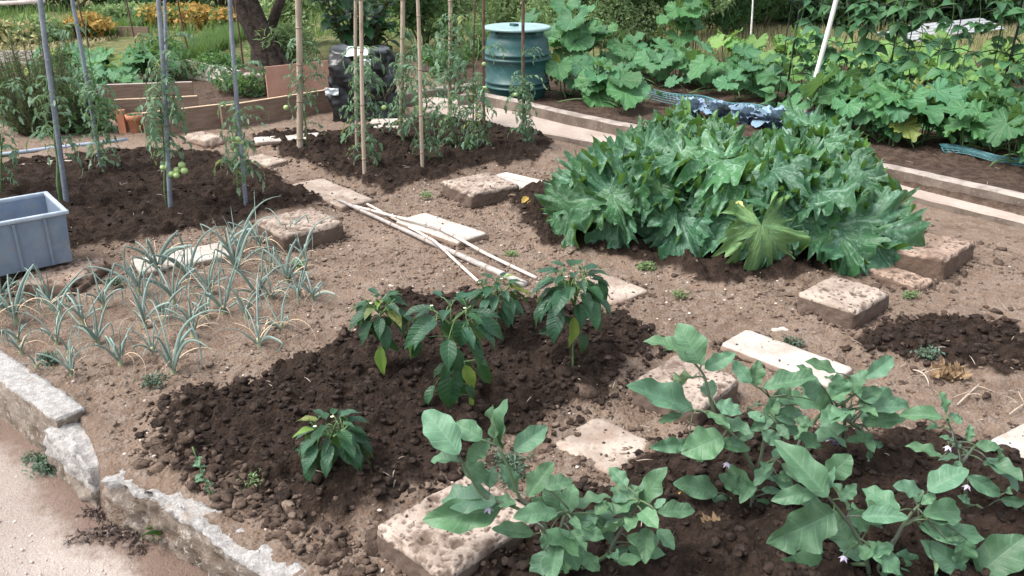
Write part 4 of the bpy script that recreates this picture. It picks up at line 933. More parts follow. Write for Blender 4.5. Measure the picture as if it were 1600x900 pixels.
courgette('small courgette plant at the back right beside the concrete path', (1250, 296), 20, .46, 25, ZUL, .21, .7)
zm = [o for o in COL.objects if o.get('label', '').startswith('middle courgette')][0]
def front_leaf(root, me, c, n_up, s, wk=1.0, d=(0, -.25, -1)):
    add_leaf(root, me, c, d, n_up, s, wk)
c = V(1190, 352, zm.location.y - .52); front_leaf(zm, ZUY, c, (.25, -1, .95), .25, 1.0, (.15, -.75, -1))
f = MB(); f.lathe([(.006, -.05), (.02, -.04), (.026, 0), (.024, .04), (.012, .055)], 12); fo = f.build('courgette_fruit', roughmat('pale_fruit', (.45, .45, .16), (.55, .52, .2), 20, .5, .1, .002)); fo.location = V(1156, 322, zm.location.y - .36); fo.rotation_euler = (R(80), 0, 0); tag(fo, 'small pale yellow courgette end showing among the leaf stalks', 'courgette')

# ------------------------------------------------------------------ onions
def onion_leaf(seed, kind):
    rs = random.Random(seed); mb = MB(); p = Vector((0, 0, 0)); a = R(rs.uniform(76, 88)); pts = []; n = 14; b = rs.uniform(-.15, .15); kink = rs.randint(6, 10) if kind != 'up' else 99
    bend = {'up': .25, 'arch': 1.9, 'kink': .5, 'dry': 2.6}[kind] * rs.uniform(.8, 1.25)
    for i in range(n + 1):
        pts.append(p.copy()); st = 1.0 / n
        p = p + Vector((b * st * i / n, math.cos(a) * st, math.sin(a) * st))
        if kind == 'kink': a -= (1.9 if i == kink else (.12 if i < kink else .1)) * rs.uniform(.8, 1.2)
        else: a -= bend / n * (2 * i / n) * rs.uniform(.5, 1.5)
        if kind == 'dry': a = max(a, -2.2); b += rs.uniform(-.5, .5)
        else: b += rs.uniform(-.06, .06)
    w0 = .025 if kind != 'dry' else .017
    rad = [w0 * (.62 + .38 * min(1, i / 3) if i < 3 else (1 - .90 * ((i - 3) / (n - 3)) ** .9)) * rs.uniform(.92, 1.08) for i in range(n + 1)]
    mb.tube(pts, rad, 7 if kind != 'dry' else 4, 0, True, .75 if kind != 'dry' else .5)
    return mb.me('onion_leaf', [M['onion'] if kind != 'dry' else M['drylf']])
ONL = dict(up=[onion_leaf(k, 'up') for k in range(4)], arch=[onion_leaf(10 + k, 'arch') for k in range(5)], kink=[onion_leaf(20 + k, 'kink') for k in range(4)], dry=[onion_leaf(30 + k, 'dry') for k in range(7)])
_b = MB(); _b.lathe([(.013, -.03), (.014, 0), (.010, .012), (.008, .03), (.009, .045)], 9); BULB = _b.me('onion_neck', [roughmat('onion_neck', (.34, .33, .19), (.16, .24, .17), 30, .5, .2, .002)])
ON = [(26, 504, 95), (30, 538, 45), (79, 486, 80), (92, 500, 60), (154, 543, 85), (162, 482, 62), (132, 510, 70), (110, 560, 40), (114, 592, 58), (189, 572, 65), (272, 586, 105), (90, 543, 60), (34, 555, 50), (240, 557, 60), (302, 527, 70), (350, 494, 90), (60, 583, 35), (248, 428, 95), (218, 462, 85), (228, 514, 90), (272, 474, 80), (294, 442, 85), (328, 462, 75), (370, 428, 95), (374, 399, 75), (406, 391, 75), (424, 424, 60), (450, 446, 85), (468, 468, 65), (490, 474, 60), (406, 545, 95), (441, 521, 75), (404, 470, 70), (450, 384, 60), (300, 515, 70), (256, 500, 60), (424, 472, 60), (356, 397, 70), (476, 408, 60), (325, 500, 65), (-12, 520, 90), (5, 480, 80), (385, 500, 70)]
ONLAB = {(272, 586): 'tall onion plant alone in bare cracked soil, nearest the dark pepper bed', (26, 504): 'thick clump of onion leaves in front of the grey crate', (154, 543): 'onion plant with stiff leaves crossing beside the dusty block', (189, 572): 'onion plant with two pale looped leaf ends, near the kerb', (114, 592): 'small onion plant with a leaf lying flat, closest to the kerb', (248, 428): 'tall dark onion plant standing in front of the cream slab', (406, 545): 'front onion plant with split leaves, closest to the left pepper', (450, 446): 'onion plant with bowed leaves right of the dense onion patch', (370, 428): 'fullest onion plant by the right end of the cream slab', (350, 494): 'thick-necked onion plant with drooping leaves in mid patch'}
ONLAB.update({(30,536): 'small onion plant with looped dry leaves below the thick clump by the crate', (79,486): 'onion plant second from the left in front of the crate', (92,500): 'onion plant with a kinked leaf right of the thick clump by the crate', (162,482): 'onion plant standing against the dusty block under the crate', (132,510): 'onion plant midway between the crate and the bare soil', (110,560): 'short onion plant to the right of the tiny weed by the kerb', (90,543): 'onion plant with dry loops above the tiny weed by the kerb', (34,555): 'onion plant at the left edge just above the kerb top', (60,583): 'smallest onion plant, leaning over the kerb edge', (240,557): 'onion plant left behind the tall front one, with a yellowish base', (302,527): 'onion plant behind and right of the tall front one', (218,462): 'onion plant at the left corner of the cream slab', (228,514): 'upright onion plant at the front left of the dense patch', (272,474): 'onion plant in front of the middle of the cream slab', (294,442): 'onion plant touching the front edge of the cream slab', (328,462): 'onion plant in front of the right half of the cream slab', (374,399): 'rear onion plant beside the right end of the cream slab', (406,391): 'onion plant before the left face of the rough white-topped block', (424,424): 'onion plant below the front corner of the rough white-topped block', (468,468): 'onion plant second from the right of the patch, near the canes', (490,474): 'outermost right onion plant of the patch, pointing at the pepper', (441,521): 'onion plant right of the split-leaved front one', (404,470): 'onion plant in the centre of the right half of the patch', (450,384): 'rearmost onion plant against the right face of the rough block', (300,515): 'onion plant with arching leaves in the middle front of the patch', (256,500): 'onion plant between two larger ones, left half of the patch', (424,472): 'onion plant behind the split-leaved front one', (356,397): 'onion plant standing just behind the cream slab', (476,408): 'onion plant right of the front corner of the rough block', (325,500): 'onion plant left of the thick-necked one in mid patch', (-12,520): 'front onion clump cut by the left edge of the photo', (5,480): 'onion clump cut by the left edge, close against the crate', (385,500): 'onion plant right of the thick-necked one in mid patch'})
for k, (x, y, h) in enumerate(ON):
    g = G(x, y); sc = FPX / (g - Vector((0, 0, CAM_H))).length; L = h / sc * 1.12; rs = random.Random(500 + k)
    kk = min(ONLAB, key=lambda q: (q[0] - x) ** 2 + (q[1] - y) ** 2); lab = ONLAB.pop(kk)
    grp = 'onions near the crate and kerb' if x < 200 else 'onions in the dense patch'
    root = thing('onion_plant', lab, 'onion plant', g, rs.uniform(0, 6.28), grp)
    s = .7 + h / 260; o = link('neck', BULB, root); o.scale = (s, s, s)
    n = rs.randint(6, 9) if h > 55 else rs.randint(4, 5); th0 = rs.uniform(0, 6.28)
    for i in range(n):
        kind = rs.choices(('up', 'arch', 'kink'), (3, 2, 4))[0]; me = rs.choice(ONL[kind]); l = L * rs.uniform(.55, 1.15) * (1.25 if kind != 'up' else .95)
        o = link('leaf', me, root); a = th0 + i * 2.4 + rs.uniform(-.4, .4); o.location = (0, 0, .015); o.rotation_euler = (rs.uniform(-.35, .0), 0, a); w_ = min(1.5, .3 / l) * .80; o.scale = (l * w_ * rs.uniform(.8, 1.1), l, l)
        o.rotation_euler = (-abs(rs.gauss(.16, .24)), rs.uniform(-.1, .1), a)
    for i in range(rs.randint(3, 6)):
        o = link('dry_leaf', rs.choice(ONL['dry']), root); l = L * rs.uniform(.5, .95); o.location = (0, 0, .03); o.rotation_euler = (-rs.uniform(.3, .9), 0, rs.uniform(0, 6.28)); o.scale = (l, l, l * .8)

# ================================================================== MADE OBJECTS
def woodmat(name, a, b, scale=(2, 30, 30), rough=.85, knots=.3):
    n = NT(name); mp = n.n('ShaderNodeMapping'); n.t.links.new(n.obj(), mp.inputs[0]); mp.inputs['Scale'].default_value = scale
    z = n.noise(3, 6, .65, mp.outputs[0], .4); z2 = n.noise(9, 4, .6, n.obj())
    c = n.mix(n.map(z, .3, .7), a, b); c = n.mix(n.map(z2, .55, .75, 0, .5), c, tuple(x * .5 for x in a))
    return n.done(n.pbsdf(c, rough, .25, n.bump(z, .35, .004)))
M['plank'] = woodmat('brown_plank', (.14, .095, .07), (.26, .19, .145))
M['planktop'] = woodmat('pale_cut_wood', (.5, .36, .24), (.62, .48, .34))
M['grey_wood'] = woodmat('weathered_wood', (.42, .36, .32), (.58, .52, .47))
M['bamboo'] = woodmat('bamboo', (.31, .245, .185), (.45, .37, .29), (12, 12, 1.5), .55)
M['bamboo2'] = woodmat('grey_bamboo', (.27, .22, .165), (.42, .35, .275), (12, 12, 1.5), .6)
M['node'] = roughmat('bamboo_joint', (.20, .145, .10), (.34, .27, .2), 40, .7, .3, .002)
M['cane'] = woodmat('pale_cane', (.48, .41, .36), (.66, .58, .52), (9, 9, 9), .6)
M['gcane'] = woodmat('grey_cane', (.26, .235, .22), (.42, .38, .355), (9, 9, 9), .6)
M['steel'] = roughmat('galvanised_steel', (.16, .185, .23), (.24, .27, .315), 12, .45, .15, .001, .5, 80, (.42, .46, .52), .35)
M['iron'] = roughmat('rusty_iron', (.07, .05, .042), (.14, .085, .06), 20, .8, .4, .002, .3)
M['wire'] = roughmat('black_wire', (.016, .020, .018), (.03, .035, .03), 20, .6, .2, .001)
M['crate'] = roughmat('grey_blue_plastic', (.135, .175, .235), (.185, .23, .295), 7, .5, .2, .002, .4, 18, (.21, .22, .235))
M['crim'] = roughmat('worn_plastic_rim', (.26, .31, .37), (.36, .41, .47), 9, .45, .15, .002, .45)
M['blue'] = roughmat('bright_blue_plastic', (.02, .16, .5), (.03, .2, .58), 9, .35, .1, .001, .5)
M['barrel'] = roughmat('teal_barrel_plastic', (.011, .055, .055), (.024, .088, .09), 5, .45, .15, .003, .4, 14, (.07, .13, .125))
M['barreltop'] = roughmat('pale_teal_lid', (.15, .26, .27), (.23, .35, .355), 4, .4, .1, .002, .5)  # lid in a paler grey-teal than the barrel body
M['bag'] = roughmat('black_plastic_film', (.004, .0045, .006), (.007, .008, .010), 6, .3, .25, .008, .45)
M['bagw'] = roughmat('white_plastic_film', (.5, .56, .58), (.62, .68, .70), 6, .35, .4, .006, .5)
M['terra'] = roughmat('terracotta', (.40, .17, .095), (.48, .23, .14), 12, .85, .25, .002, .2)
M['pinkb'] = roughmat('pinkish_board', (.40, .225, .165), (.48, .29, .22), 6, .8, .2, .002, .25)
M['cblock'] = roughmat('grey_concrete_block', (.24, .20, .175), (.36, .31, .275), 12, .95, .5, .006)
M['net'] = roughmat('teal_plastic_net', (.035, .13, .15), (.07, .2, .22), 12, .45, .1, .001, .4)
M['wpole'] = roughmat('white_plastic_pole', (.66, .64, .60), (.78, .76, .73), 8, .5, .1, .001, .4)
M['sheet'] = roughmat('pale_grey_sheet', (.27, .285, .30), (.38, .395, .41), 4, .5, .2, .002, .4)
M['pipe'] = roughmat('grey_plastic_pipe', (.26, .32, .40), (.34, .40, .48), 8, .5, .15, .001, .4)
M['tomato'] = roughmat('green_tomato', (.26, .38, .13), (.36, .47, .20), 10, .28, .03, .001, .5)
M['root'] = roughmat('pale_root', (.34, .275, .22), (.46, .385, .31), 40, .9, .3, .002)
M['brownleaf'] = roughmat('brown_dead_leaf', (.25, .165, .09), (.38, .27, .17), 26, .85, .6, .004, .2, 60, (.16, .09, .04))
M['lilacbit'] = M['petal']

def pole(name, label, cat, base, top, r, mat, H_=1.9, joint=None, group=None, dy=0.0, taper=.85, wob=.004, r1=None):
    g = G(*base); t = V(top[0], top[1], g.y + dy); d = (t - g).normalized(); L = H_ / max(.5, d.z)
    root = thing(name, label, cat, g, 0, group); rs = random.Random(int(base[0] * 7 + base[1])); pts = []; n = 14; f1 = rs.uniform(0, 6)
    for i in range(n + 1): pts.append(d * (-.12 + (L + .12) * i / n) + Vector((math.sin(f1 + i * .5) * wob, math.cos(f1 + i * .43) * wob, 0)))
    mb = MB(); mb.tube(pts, [r * (1 + (taper - 1) * i / n) for i in range(n + 1)], 10); mb.build('shaft', mat, root)
    if joint:
        z = rs.uniform(.06, .18)
        while z < L:
            i = min(n - 1, (z + .12) / (L + .12) * n); k = int(i); c = pts[k].lerp(pts[k + 1], i - k); rr = r * (1 + (taper - 1) * i / n)
            jb = MB(); jb.tube([c - d * .007, c - d * .002, c + d * .002, c + d * .007], [rr * 1.02, rr * 1.13, rr * 1.13, rr * 1.02], 10); jb.build('joint', M['node'], root); z += joint * rs.uniform(.8, 1.2)
    return root
SP = 'grey steel poles in the left tomato bed'; BP = 'bamboo poles in the back tomato bed'
pole('steel_pole', 'leaning grey steel pole behind the crate with a thick yellow-green tomato stem', 'pole', (104, 327), (64, 0), .016, M['steel'], group=SP)
pole('steel_pole', 'leaning grey steel pole in front of the needle-leaved bush', 'pole', (161, 268), (112, 0), .014, M['steel'], group=SP)
pole('steel_pole', 'front pole of the close pair of grey steel poles', 'pole', (268, 334), (247, 0), .014, M['steel'], group=SP)
pole('steel_pole', 'rear pole of the close pair of grey steel poles', 'pole', (266, 300), (256, 0), .011, M['steel'], group=SP)
pole('steel_pole', 'grey steel pole beside the hanging bunch of green tomatoes', 'pole', (384, 324), (359, 0), .013, M['steel'], group=SP)
pole('bamboo_pole', 'thickest bamboo pole, ringed, in front of the pinkish board', 'pole', (469, 236), (466, 0), .024, M['bamboo2'], joint=.24, group=BP)
pole('bamboo_pole', 'pale bamboo pole in front of the left side of the black bundle', 'pole', (570, 276), (563, 0), .0135, M['bamboo'], joint=.3, group=BP)
pole('bamboo_pole', 'brown bamboo pole just behind the pale one by the black bundle', 'pole', (557, 236), (556, 0), .013, M['bamboo2'], joint=.3, group=BP)
pole('bamboo_pole', 'stout bamboo pole in front of the white slab by the black bundle', 'pole', (625, 223), (630, 0), .018, M['bamboo'], joint=.3, group=BP)
pole('bamboo_pole', 'tan bamboo pole standing farthest forward in the back tomato bed', 'pole', (661, 265), (652, 0), .013, M['bamboo'], joint=.3, group=BP)
pole('bamboo_pole', 'bamboo pole rising before the pale concrete path', 'pole', (703, 196), (703, 0), .017, M['bamboo'], joint=.28, group=BP)
pole('iron_rod', 'thin dark rod left of the green barrel', 'rod', (739, 198), (742, 0), .007, M['iron'])
pole('iron_rod', 'brown mossy rod at the left edge of the green barrel', 'rod', (757, 206), (755, 0), .012, M['iron'])
pole('iron_rod', 'rusty brown rod in front of the green barrel', 'rod', (818, 226), (818, 0), .013, M['iron'])
pole('white_pole', 'long white leaning pole among the squash by the wire fence', 'pole', (1254, 196), (1306, 0), .019, M['wpole'], 2.0, taper=.9)
for (b, t, lb) in [((143, 88), (126, 20), 'dark thin stake among the squash far left'), ((214, 76), (198, 6), 'dark stake in the grass at the back left'), ((297, 97), (288, 52), 'short dark stake in the tall grass, left one'), ((380, 105), (374, 52), 'short dark stake in the tall grass, nearest the gnarled trunk'), ((1172, 84), (1176, 0), 'pale thin stake in front of the dry meadow'), ((862, 30), (862, 0), 'white thin stake behind the barrel lid')]:
    pole('garden_stake', lb, 'stake', b, t, .012, M['wpole'] if 'pale' in lb or 'white' in lb else M['iron'], 1.1)

A = V(-60, 6, 4.9); B = V(70, 2, 4.95); m2 = MB(); m2.tube([A, A.lerp(B, .5) + Vector((0, 0, -.004)), B], [.013, .012, .011], 9); o = m2.build('cross_cane', M['cane']); tag(o, 'pale horizontal cane tied to the top of the left steel pole', 'cane')
# canes lying on the ground
def cane(label, pts, r0, r1, mat, joints=True, lift=0):
    P = [G(a, b, r0 + .004 + (q[0] if q else 0)) for a, b, *q in pts]; root = thing('bamboo_cane', label, 'cane', P[0], 0, 'canes lying on the bare soil'); sm = []
    for i in range(len(P) - 1):
        for k in range(6): sm.append(P[i].lerp(P[i + 1], k / 6) - P[0])
    sm.append(P[-1] - P[0]); n = len(sm); mb = MB(); mb.tube(sm, [r0 + (r1 - r0) * i / (n - 1) for i in range(n)], 9); mb.build('shaft', mat, root)
    for i in range(3, n - 2, 4):
        d = (sm[i + 1] - sm[i]).normalized(); rr = (r0 + (r1 - r0) * i / (n - 1)) * 1.14; jb = MB(); jb.tube([sm[i] - d * .006, sm[i], sm[i] + d * .006], [rr * .9, rr, rr * .9], 9); jb.build('joint', M['node'], root)
cane('thickest grey cane lying on the soil', [(530, 323, .03), (600, 352, .015), (680, 388, .01), (750, 420, .01), (822, 452, .01)], .009, .018, M['gcane'])
cane('thin pale cane crossing over the thick grey cane', [(574, 324, .01), (625, 352, .01), (680, 390, .035), (715, 418, .015), (750, 446, .0)], .0075, .0075, M['cane'])
cane('thin whitish cane farthest right, passing under the white slab corner', [(553, 327, .01), (610, 350, .04), (680, 371, .055), (700, 380, .05), (760, 406, .02), (838, 441, .01)], .008, .0085, M['cane'])

# crate -------------------------------------------------------------
p1 = W(121, 409, .075); p2 = W(4, 434, .075); dl = (p2 - p1).normalized(); ds = Vector((-dl.y, dl.x, 0)) * -1
if ds.y < 0: ds = -ds
CL, CW, CH = .60, .40, .25; cc = p1 + dl * CL / 2 + ds * CW / 2
root = thing('plastic_crate', 'open grey-blue plastic crate standing on a dusty stone block', 'crate', (cc.x, cc.y, .078), math.atan2(dl.y, dl.x))
mb = MB(); t = .006; sl = .018
def frustum(mb, l0, w0, l1, w1, z0, z1, m=0, flip=False):
    v = [Vector((sx * l0 / 2, sy * w0 / 2, z0)) for sx, sy in ((-1, -1), (1, -1), (1, 1), (-1, 1))] + [Vector((sx * l1 / 2, sy * w1 / 2, z1)) for sx, sy in ((-1, -1), (1, -1), (1, 1), (-1, 1))]
    f = [(0, 1, 5, 4), (1, 2, 6, 5), (2, 3, 7, 6), (3, 0, 4, 7)]
    mb.add(v, [q[::-1] for q in f] if flip else f, None, m); return v
frustum(mb, CL - 2 * sl, CW - 2 * sl, CL - .012, CW - .012, 0, CH); frustum(mb, CL - 2 * sl - 2 * t, CW - 2 * sl - 2 * t, CL - .024, CW - .024, t, CH + .0, 0, True)
mb.box((0, 0, t / 2), (CL - 2 * sl - .001, CW - 2 * sl - .001, t)); mb.build('body', M['crate'], root, False)
mb = MB()
for sy in (-1, 1): mb.box((0, sy * (CW / 2 - .004), CH), (CL + .018, .022, .020))
for sx in (-1, 1): mb.box((sx * (CL / 2 - .004), 0, CH + .0008), (.022, CW - .004, .020))
o = mb.build('rim', M['crim'], root, False); bv = o.modifiers.new('bevel', 'BEVEL'); bv.width = .006; bv.segments = 2
for sx in (-.33, -.11, .11, .33):
    for sy in (-1, 1):
        m2 = MB(); y0, y1 = sy * (CW / 2 - sl), sy * (CW / 2 - .006); x = sx * CL; m2.add([Vector((x - .006, y0 + sy * .0, .004)), Vector((x + .006, y0, .004)), Vector((x + .006, y0 + sy * .012, .004)), Vector((x - .006, y0 + sy * .012, .004)), Vector((x - .006, y1, CH - .012)), Vector((x + .006, y1, CH - .012)), Vector((x + .006, y1 + sy * .010, CH - .012)), Vector((x - .006, y1 + sy * .010, CH - .012))], [(3, 2, 1, 0), (4, 5, 6, 7), (0, 1, 5, 4), (1, 2, 6, 5), (2, 3, 7, 6), (3, 0, 4, 7)])
        m2.build('rib', M['crate'], root, False)
bc = cc + dl * .20 - ds * .03
mb = MB(); mb.lathe([(.02, 0), (.042, .004), (.044, .02), (.044, .12), (.03, .15), (.014, .16), (.014, .185), (.004, .188)], 18); o = mb.build('plastic_bottle', M['blue']); o.location = (bc.x, bc.y, .085); o.rotation_euler = (R(6), R(8), 0)
tag(o, 'bright blue plastic bottle showing over the crate edge at the left of the photo', 'bottle')

# barrel -------------------------------------------------------------
g = W(808, 158, .09); g.y += .3; root = thing('water_barrel', 'dark teal plastic barrel with a pale lid beside the squash leaves', 'barrel', (g.x * 1.03, g.y, .06)); root.scale = (.97, .97, .77)
prof = [(.225, 0), (.25, .01), (.262, .05), (.285, .12), (.29, .14), (.312, .152), (.312, .170), (.292, .18), (.290, .20), (.312, .212), (.312, .23), (.294, .24), (.303, .40), (.304, .47), (.322, .482), (.322, .50), (.302, .51), (.302, .53), (.322, .542), (.322, .56), (.304, .57), (.302, .64), (.285, .71), (.255, .755), (.25, .765), (.25, .80), (.262, .805), (.262, .82), (.1, .825)]
MB().lathe(prof, 48).build('body', M['barrel'], root)
MB().lathe([(.27, .818), (.318, .822), (.322, .835), (.318, .85), (.30, .856), (.28, .852), (.1, .858), (.02, .86)], 48).build('lid', M['barreltop'], root)
for a in (.6, 2.2, 3.9, 5.4):
    m2 = MB(); m2.box((.29 * math.cos(a), .29 * math.sin(a), .81), (.03, .05, .05), a); m2.build('lid_clip', M['barrel'], root, False)
MB().box((-.03, -.03, .872), (.05, .09, .028), .5).build('lid_handle', M['barrel'], root, False)
# black bundle -------------------------------------------------------
def bundle():
    g = W(566, 190, .02); root = thing('plastic_bundle', 'bundle wrapped in crumpled black plastic film behind the bamboo poles', 'bundle', (g.x, g.y + .22, 0), R(-8))
    n = 44; v = []; f = []
    for k in range(n + 1):
        z = k / n
        for i in range(64):
            a = 2 * math.pi * i / 64; c, s = math.cos(a), math.sin(a); q = 5.0
            rr = (abs(c) ** q + abs(s) ** q) ** (-1 / q); tp = 1 - .10 * z - .2 * max(0, z - .86) ** 1.0 * 3
            v.append((c * rr * .28 * tp, s * rr * .23 * tp, z * .60))
    v = np.array(v); x, y, z = v.T; a = np.arctan2(y, x)
    cr = np.abs(fbm(x * 5 + z * 3.5, y * 5 - z * 3, 33, 4)) * .24 - .03 + np.abs(fbm(x * 11 - z * 9 + y * 5, z * 8 + y * 11, 37, 3)) * .06
    r = np.hypot(x, y); x = x * (1 - cr / r * 1.0); y = y * (1 - cr / r); z = z + fbm(x * 8, y * 8, 39, 3) * .10 * (z > .4) - np.maximum(0, np.hypot(x, y) - .2) * .0
    for k in range(n):
        for i in range(64): f.append((k * 64 + i, k * 64 + (i + 1) % 64, (k + 1) * 64 + (i + 1) % 64, (k + 1) * 64 + i))
    f.append(tuple(range(n * 64, n * 64 + 64)))
    link('film', mesh('film', np.stack([x, y, z], -1), f, [M['bag']]), root)
    for (cx, cz, w_, h_) in [(.02, .60, .10, .05), (.10, .52, .05, .05), (-.21, .27, .06, .05)]:
        gx = np.linspace(-1, 1, 9); XX, YY = np.meshgrid(gx, gx); zz = fbm(XX * 2 + cx * 9, YY * 2, 44, 3) * .06
        vv = np.stack([cx + XX.ravel() * w_, -.245 + zz.ravel() + .06 * (cz > .56) * (YY.ravel() + 1), cz + YY.ravel() * h_ * .6 + fbm(XX.ravel() * 3, YY.ravel() * 3, 45, 2) * .02], -1)
        ii = np.arange(81).reshape(9, 9); F_ = np.stack([ii[:-1, :-1], ii[:-1, 1:], ii[1:, 1:], ii[1:, :-1]], -1).reshape(-1, 4)
        o = link('torn_patch', mesh('torn_patch', vv, F_, [M['bagw']]), root); so = o.modifiers.new('thick', 'SOLIDIFY'); so.thickness = .004
bundle()
# boards -------------------------------------------------------------
def board(name, label, a, b, zt, th, mat, topmat=None, zb=-.05, cat='board', group=None):
    A = W(a[0], a[1], zt); B = W(b[0], b[1], zt); d = B - A; L = d.length; root = thing(name, label, cat, (A.x, A.y, 0), math.atan2(d.y, d.x), group)
    z0 = zb; mb = MB(); mb.box((L / 2, th / 2, (z0 + zt - .004) / 2), (L, th, zt - .004 - z0)); o = mb.build('plank', mat, root, False)
    if topmat: mb = MB(); mb.box((L / 2, th / 2, zt - .002 + .0005), (L - .004, th - .004, .005)); mb.build('cut_edge', topmat, root, False)
    return root
TB = 'timber edging at the back left'
board('timber_board', 'long brown timber board edging the bed in front of the black bundle', (345, 166), (520, 139), .2, .03, M['plank'], M['planktop'], group=TB)
board('timber_board', 'brown timber board end leaning beside the terracotta pot', (222, 177), (352, 162), .2, .03, M['plank'], M['planktop'], group=TB)
board('timber_board', 'second timber board set back behind the terracotta pot', (178, 156), (308, 150), .25, .03, M['plank'], M['planktop'], group=TB)
board('timber_board', 'thin dark timber board under the squash leaves far left', (150, 133), (300, 128), .25, .03, M['plank'], M['grey_wood'], group=TB)
board('timber_board', 'pale thin batten crossing the grass by the gnarled trunk', (280, 91), (372, 110), .2, .03, M['grey_wood'], group=TB)
board('timber_board', 'timber edging behind the yellowed plants far left', (130, 40), (230, 42), .15, .04, M['plank'], group=TB)
board('timber_board', 'timber edging along the wilted plants at the left edge', (-60, 80), (90, 78), .15, .03, M['grey_wood'], group=TB)
board('metal_sheet_panel', 'flat pinkish board standing behind the low dark green plants', (414, 104), (512, 94), .36, .015, M['pinkb'], None, .02, 'panel')
def cblk(label, px, py, w_, d_, h_, rz):
    g = W(px, py, .0); o = stone_like = MB(); o.box((0, 0, h_ / 2), (w_, d_, h_)); ob = o.build('concrete_block', M['cblock'], None, False); ob.location = (g.x, g.y + d_ / 2, 0); ob.rotation_euler = (0, 0, rz)
    bv = ob.modifiers.new('bevel', 'BEVEL'); bv.width = .01; bv.segments = 2; return tag(ob, label, 'block')
cblk('grey concrete block left of the pinkish board', 397, 152, .2, .15, .22, .1)
cblk('grey stone lump on the path behind the bamboo poles', 664, 112, .14, .12, .13, .4)
# weathered boards by courgettes: each its own part
A = W(792, 276, .02); B = W(850, 290, .02); rt = thing('weathered_planks', 'row of short weathered grey planks at the left of the courgettes', 'planks', (A.x, A.y, 0), R(-40))
for k in range(4):
    m2 = MB(); m2.box((.20, -.055 * k, .03 + .002 * (k % 2)), (.46, .05, .022), .012 * (k - 1.5)); m2.build('plank', M['grey_wood'], rt, False)
# flower pot ----------------------------------------------------------
g = W(210, 207, .02); rt = thing('flower_pot', 'terracotta flower pot with a small seedling by the timber board', 'flower pot', (g.x, g.y + .06, .01))
MB().lathe([(.045, 0), (.048, .002), (.062, .10), (.072, .102), (.076, .145), (.068, .146), (.060, .12), (.02, .118)], 28).build('pot', M['terra'], rt)
MB().lathe([(.061, .112), (.061, .122), (.03, .126), (.004, .127)], 20).build('potting_soil', M['clod_dark'], rt)
for k in range(7):
    a = k * .9; add_leaf(rt, PEL[k % 5], Vector(rt.location) + Vector((.015 * math.cos(a), .015 * math.sin(a), .13)), (math.cos(a), math.sin(a), .5), (0, 0, 1), .07, name='seedling_leaf')
# brick beside pot
m2 = MB(); m2.box((0, 0, .09), (.06, .05, .2)); o = m2.build('brick', M['terra'], None, False); g = W(190, 210, .0); o.location = (g.x, g.y + .05, 0); tag(o, 'upright reddish brick left of the terracotta pot', 'brick')
# pipe
P = [G(a, b, .02) for a, b in ((-60, 252), (0, 246), (60, 238), (130, 230), (200, 222))]; m2 = MB(); m2.tube([p - P[0] for p in P], .014, 10); o = m2.build('plastic_pipe', M['pipe']); o.location = P[0]; tag(o, 'pale blue-grey plastic pipe lying behind the left tomato bed', 'pipe')

# ================================================================== TOMATOES
TG1, TG2 = 'tomato plants on steel poles', 'tomato plants on bamboo poles'
TM = MB(); TM.lathe([(.002, -.9), (.5, -.82), (.85, -.5), (1, 0), (.9, .45), (.6, .75), (.25, .84), (.03, .80)], 16); TME = TM.me('green_tomato', [M['tomato']])
def tomato(label, base, top, py0, py1, n, L, group, seed, fruits=(), thick=.006, spreadx=1.0, stemmat=None, sag=.3):
    rs = random.Random(seed); g = G(*base); root = thing('tomato_plant', label, 'tomato plant', g, 0, group); t = V(top[0], top[1], g.y - .03); mb = MB()
    pts = [g + Vector((0, 0, -.03))]
    for i in range(1, 9): pts.append(g.lerp(t, i / 8) + Vector((rs.uniform(-.02, .02), rs.uniform(-.03, .01), 0)))
    mb.tube([p - g for p in pts], [thick * (1 - .6 * i / 8) for i in range(9)], 7)
    z0, z1 = V(base[0], py1, g.y).z, V(base[0], py0, g.y).z; zt = t.z
    for i in range(n):
        z = z0 + (z1 - z0) * (i + rs.random()) / n; f_ = max(0, min(1, z / max(.1, zt))) * 8; k = min(7, int(f_)); b = pts[k].lerp(pts[k + 1], f_ - k)
        a = i * 2.39996 + rs.uniform(-.4, .4); l = L * rs.uniform(.55, 1.2); d = Vector((math.cos(a) * spreadx, math.sin(a), rs.uniform(-sag, .55)))
        add_leaf(root, rs.choice(TOL), b, d, (0, 0, 1), l)
    for k in range(4):
        a = rs.uniform(0, 6.28); b = pts[rs.randint(3, 7)]; e = b + Vector((math.cos(a) * .1, math.sin(a) * .08, .05)); mb.tube([p - g for p in bez(b, (b + e) / 2 + Vector((0, 0, .04)), e, 4)], [.004, .0035, .003, .0025, .002], 5)
        for q in range(4):
            aa = a + rs.uniform(-1, 1); add_leaf(root, rs.choice(TOL), b.lerp(e, .4 + .2 * q), (math.cos(aa), math.sin(aa), rs.uniform(-.2, .5)), (0, 0, 1), L * .7)
    mb.build('stem', stemmat or M['gst'], root)
    for (px, py, r) in fruits:
        o = link('green_tomato', TME, root); o.location = V(px, py, g.y - .05 + rs.uniform(-.03, .03)) - g; o.scale = (r,) * 3; o.rotation_euler = (rs.uniform(-.4, .4), rs.uniform(-.4, .4), 0)
    return root
tomato('tomato plant with a thick yellow-green stem behind the grey crate', (97, 322), (70, 20), 120, 250, 24, .155, TG1, 1, thick=.012, sag=.2)
tomato('thin tomato plant on the second leaning steel pole', (164, 270), (132, 20), 120, 262, 39, .155, TG1, 2)
tomato('tomato plant with a round cluster of green tomatoes low on its stem', (262, 330), (250, 30), 85, 245, 66, .155, TG1, 3, [(262, 262, .019), (268, 272, .021), (277, 266, .022), (284, 258, .021), (288, 267, .021), (276, 274, .019), (254, 262, .015)])
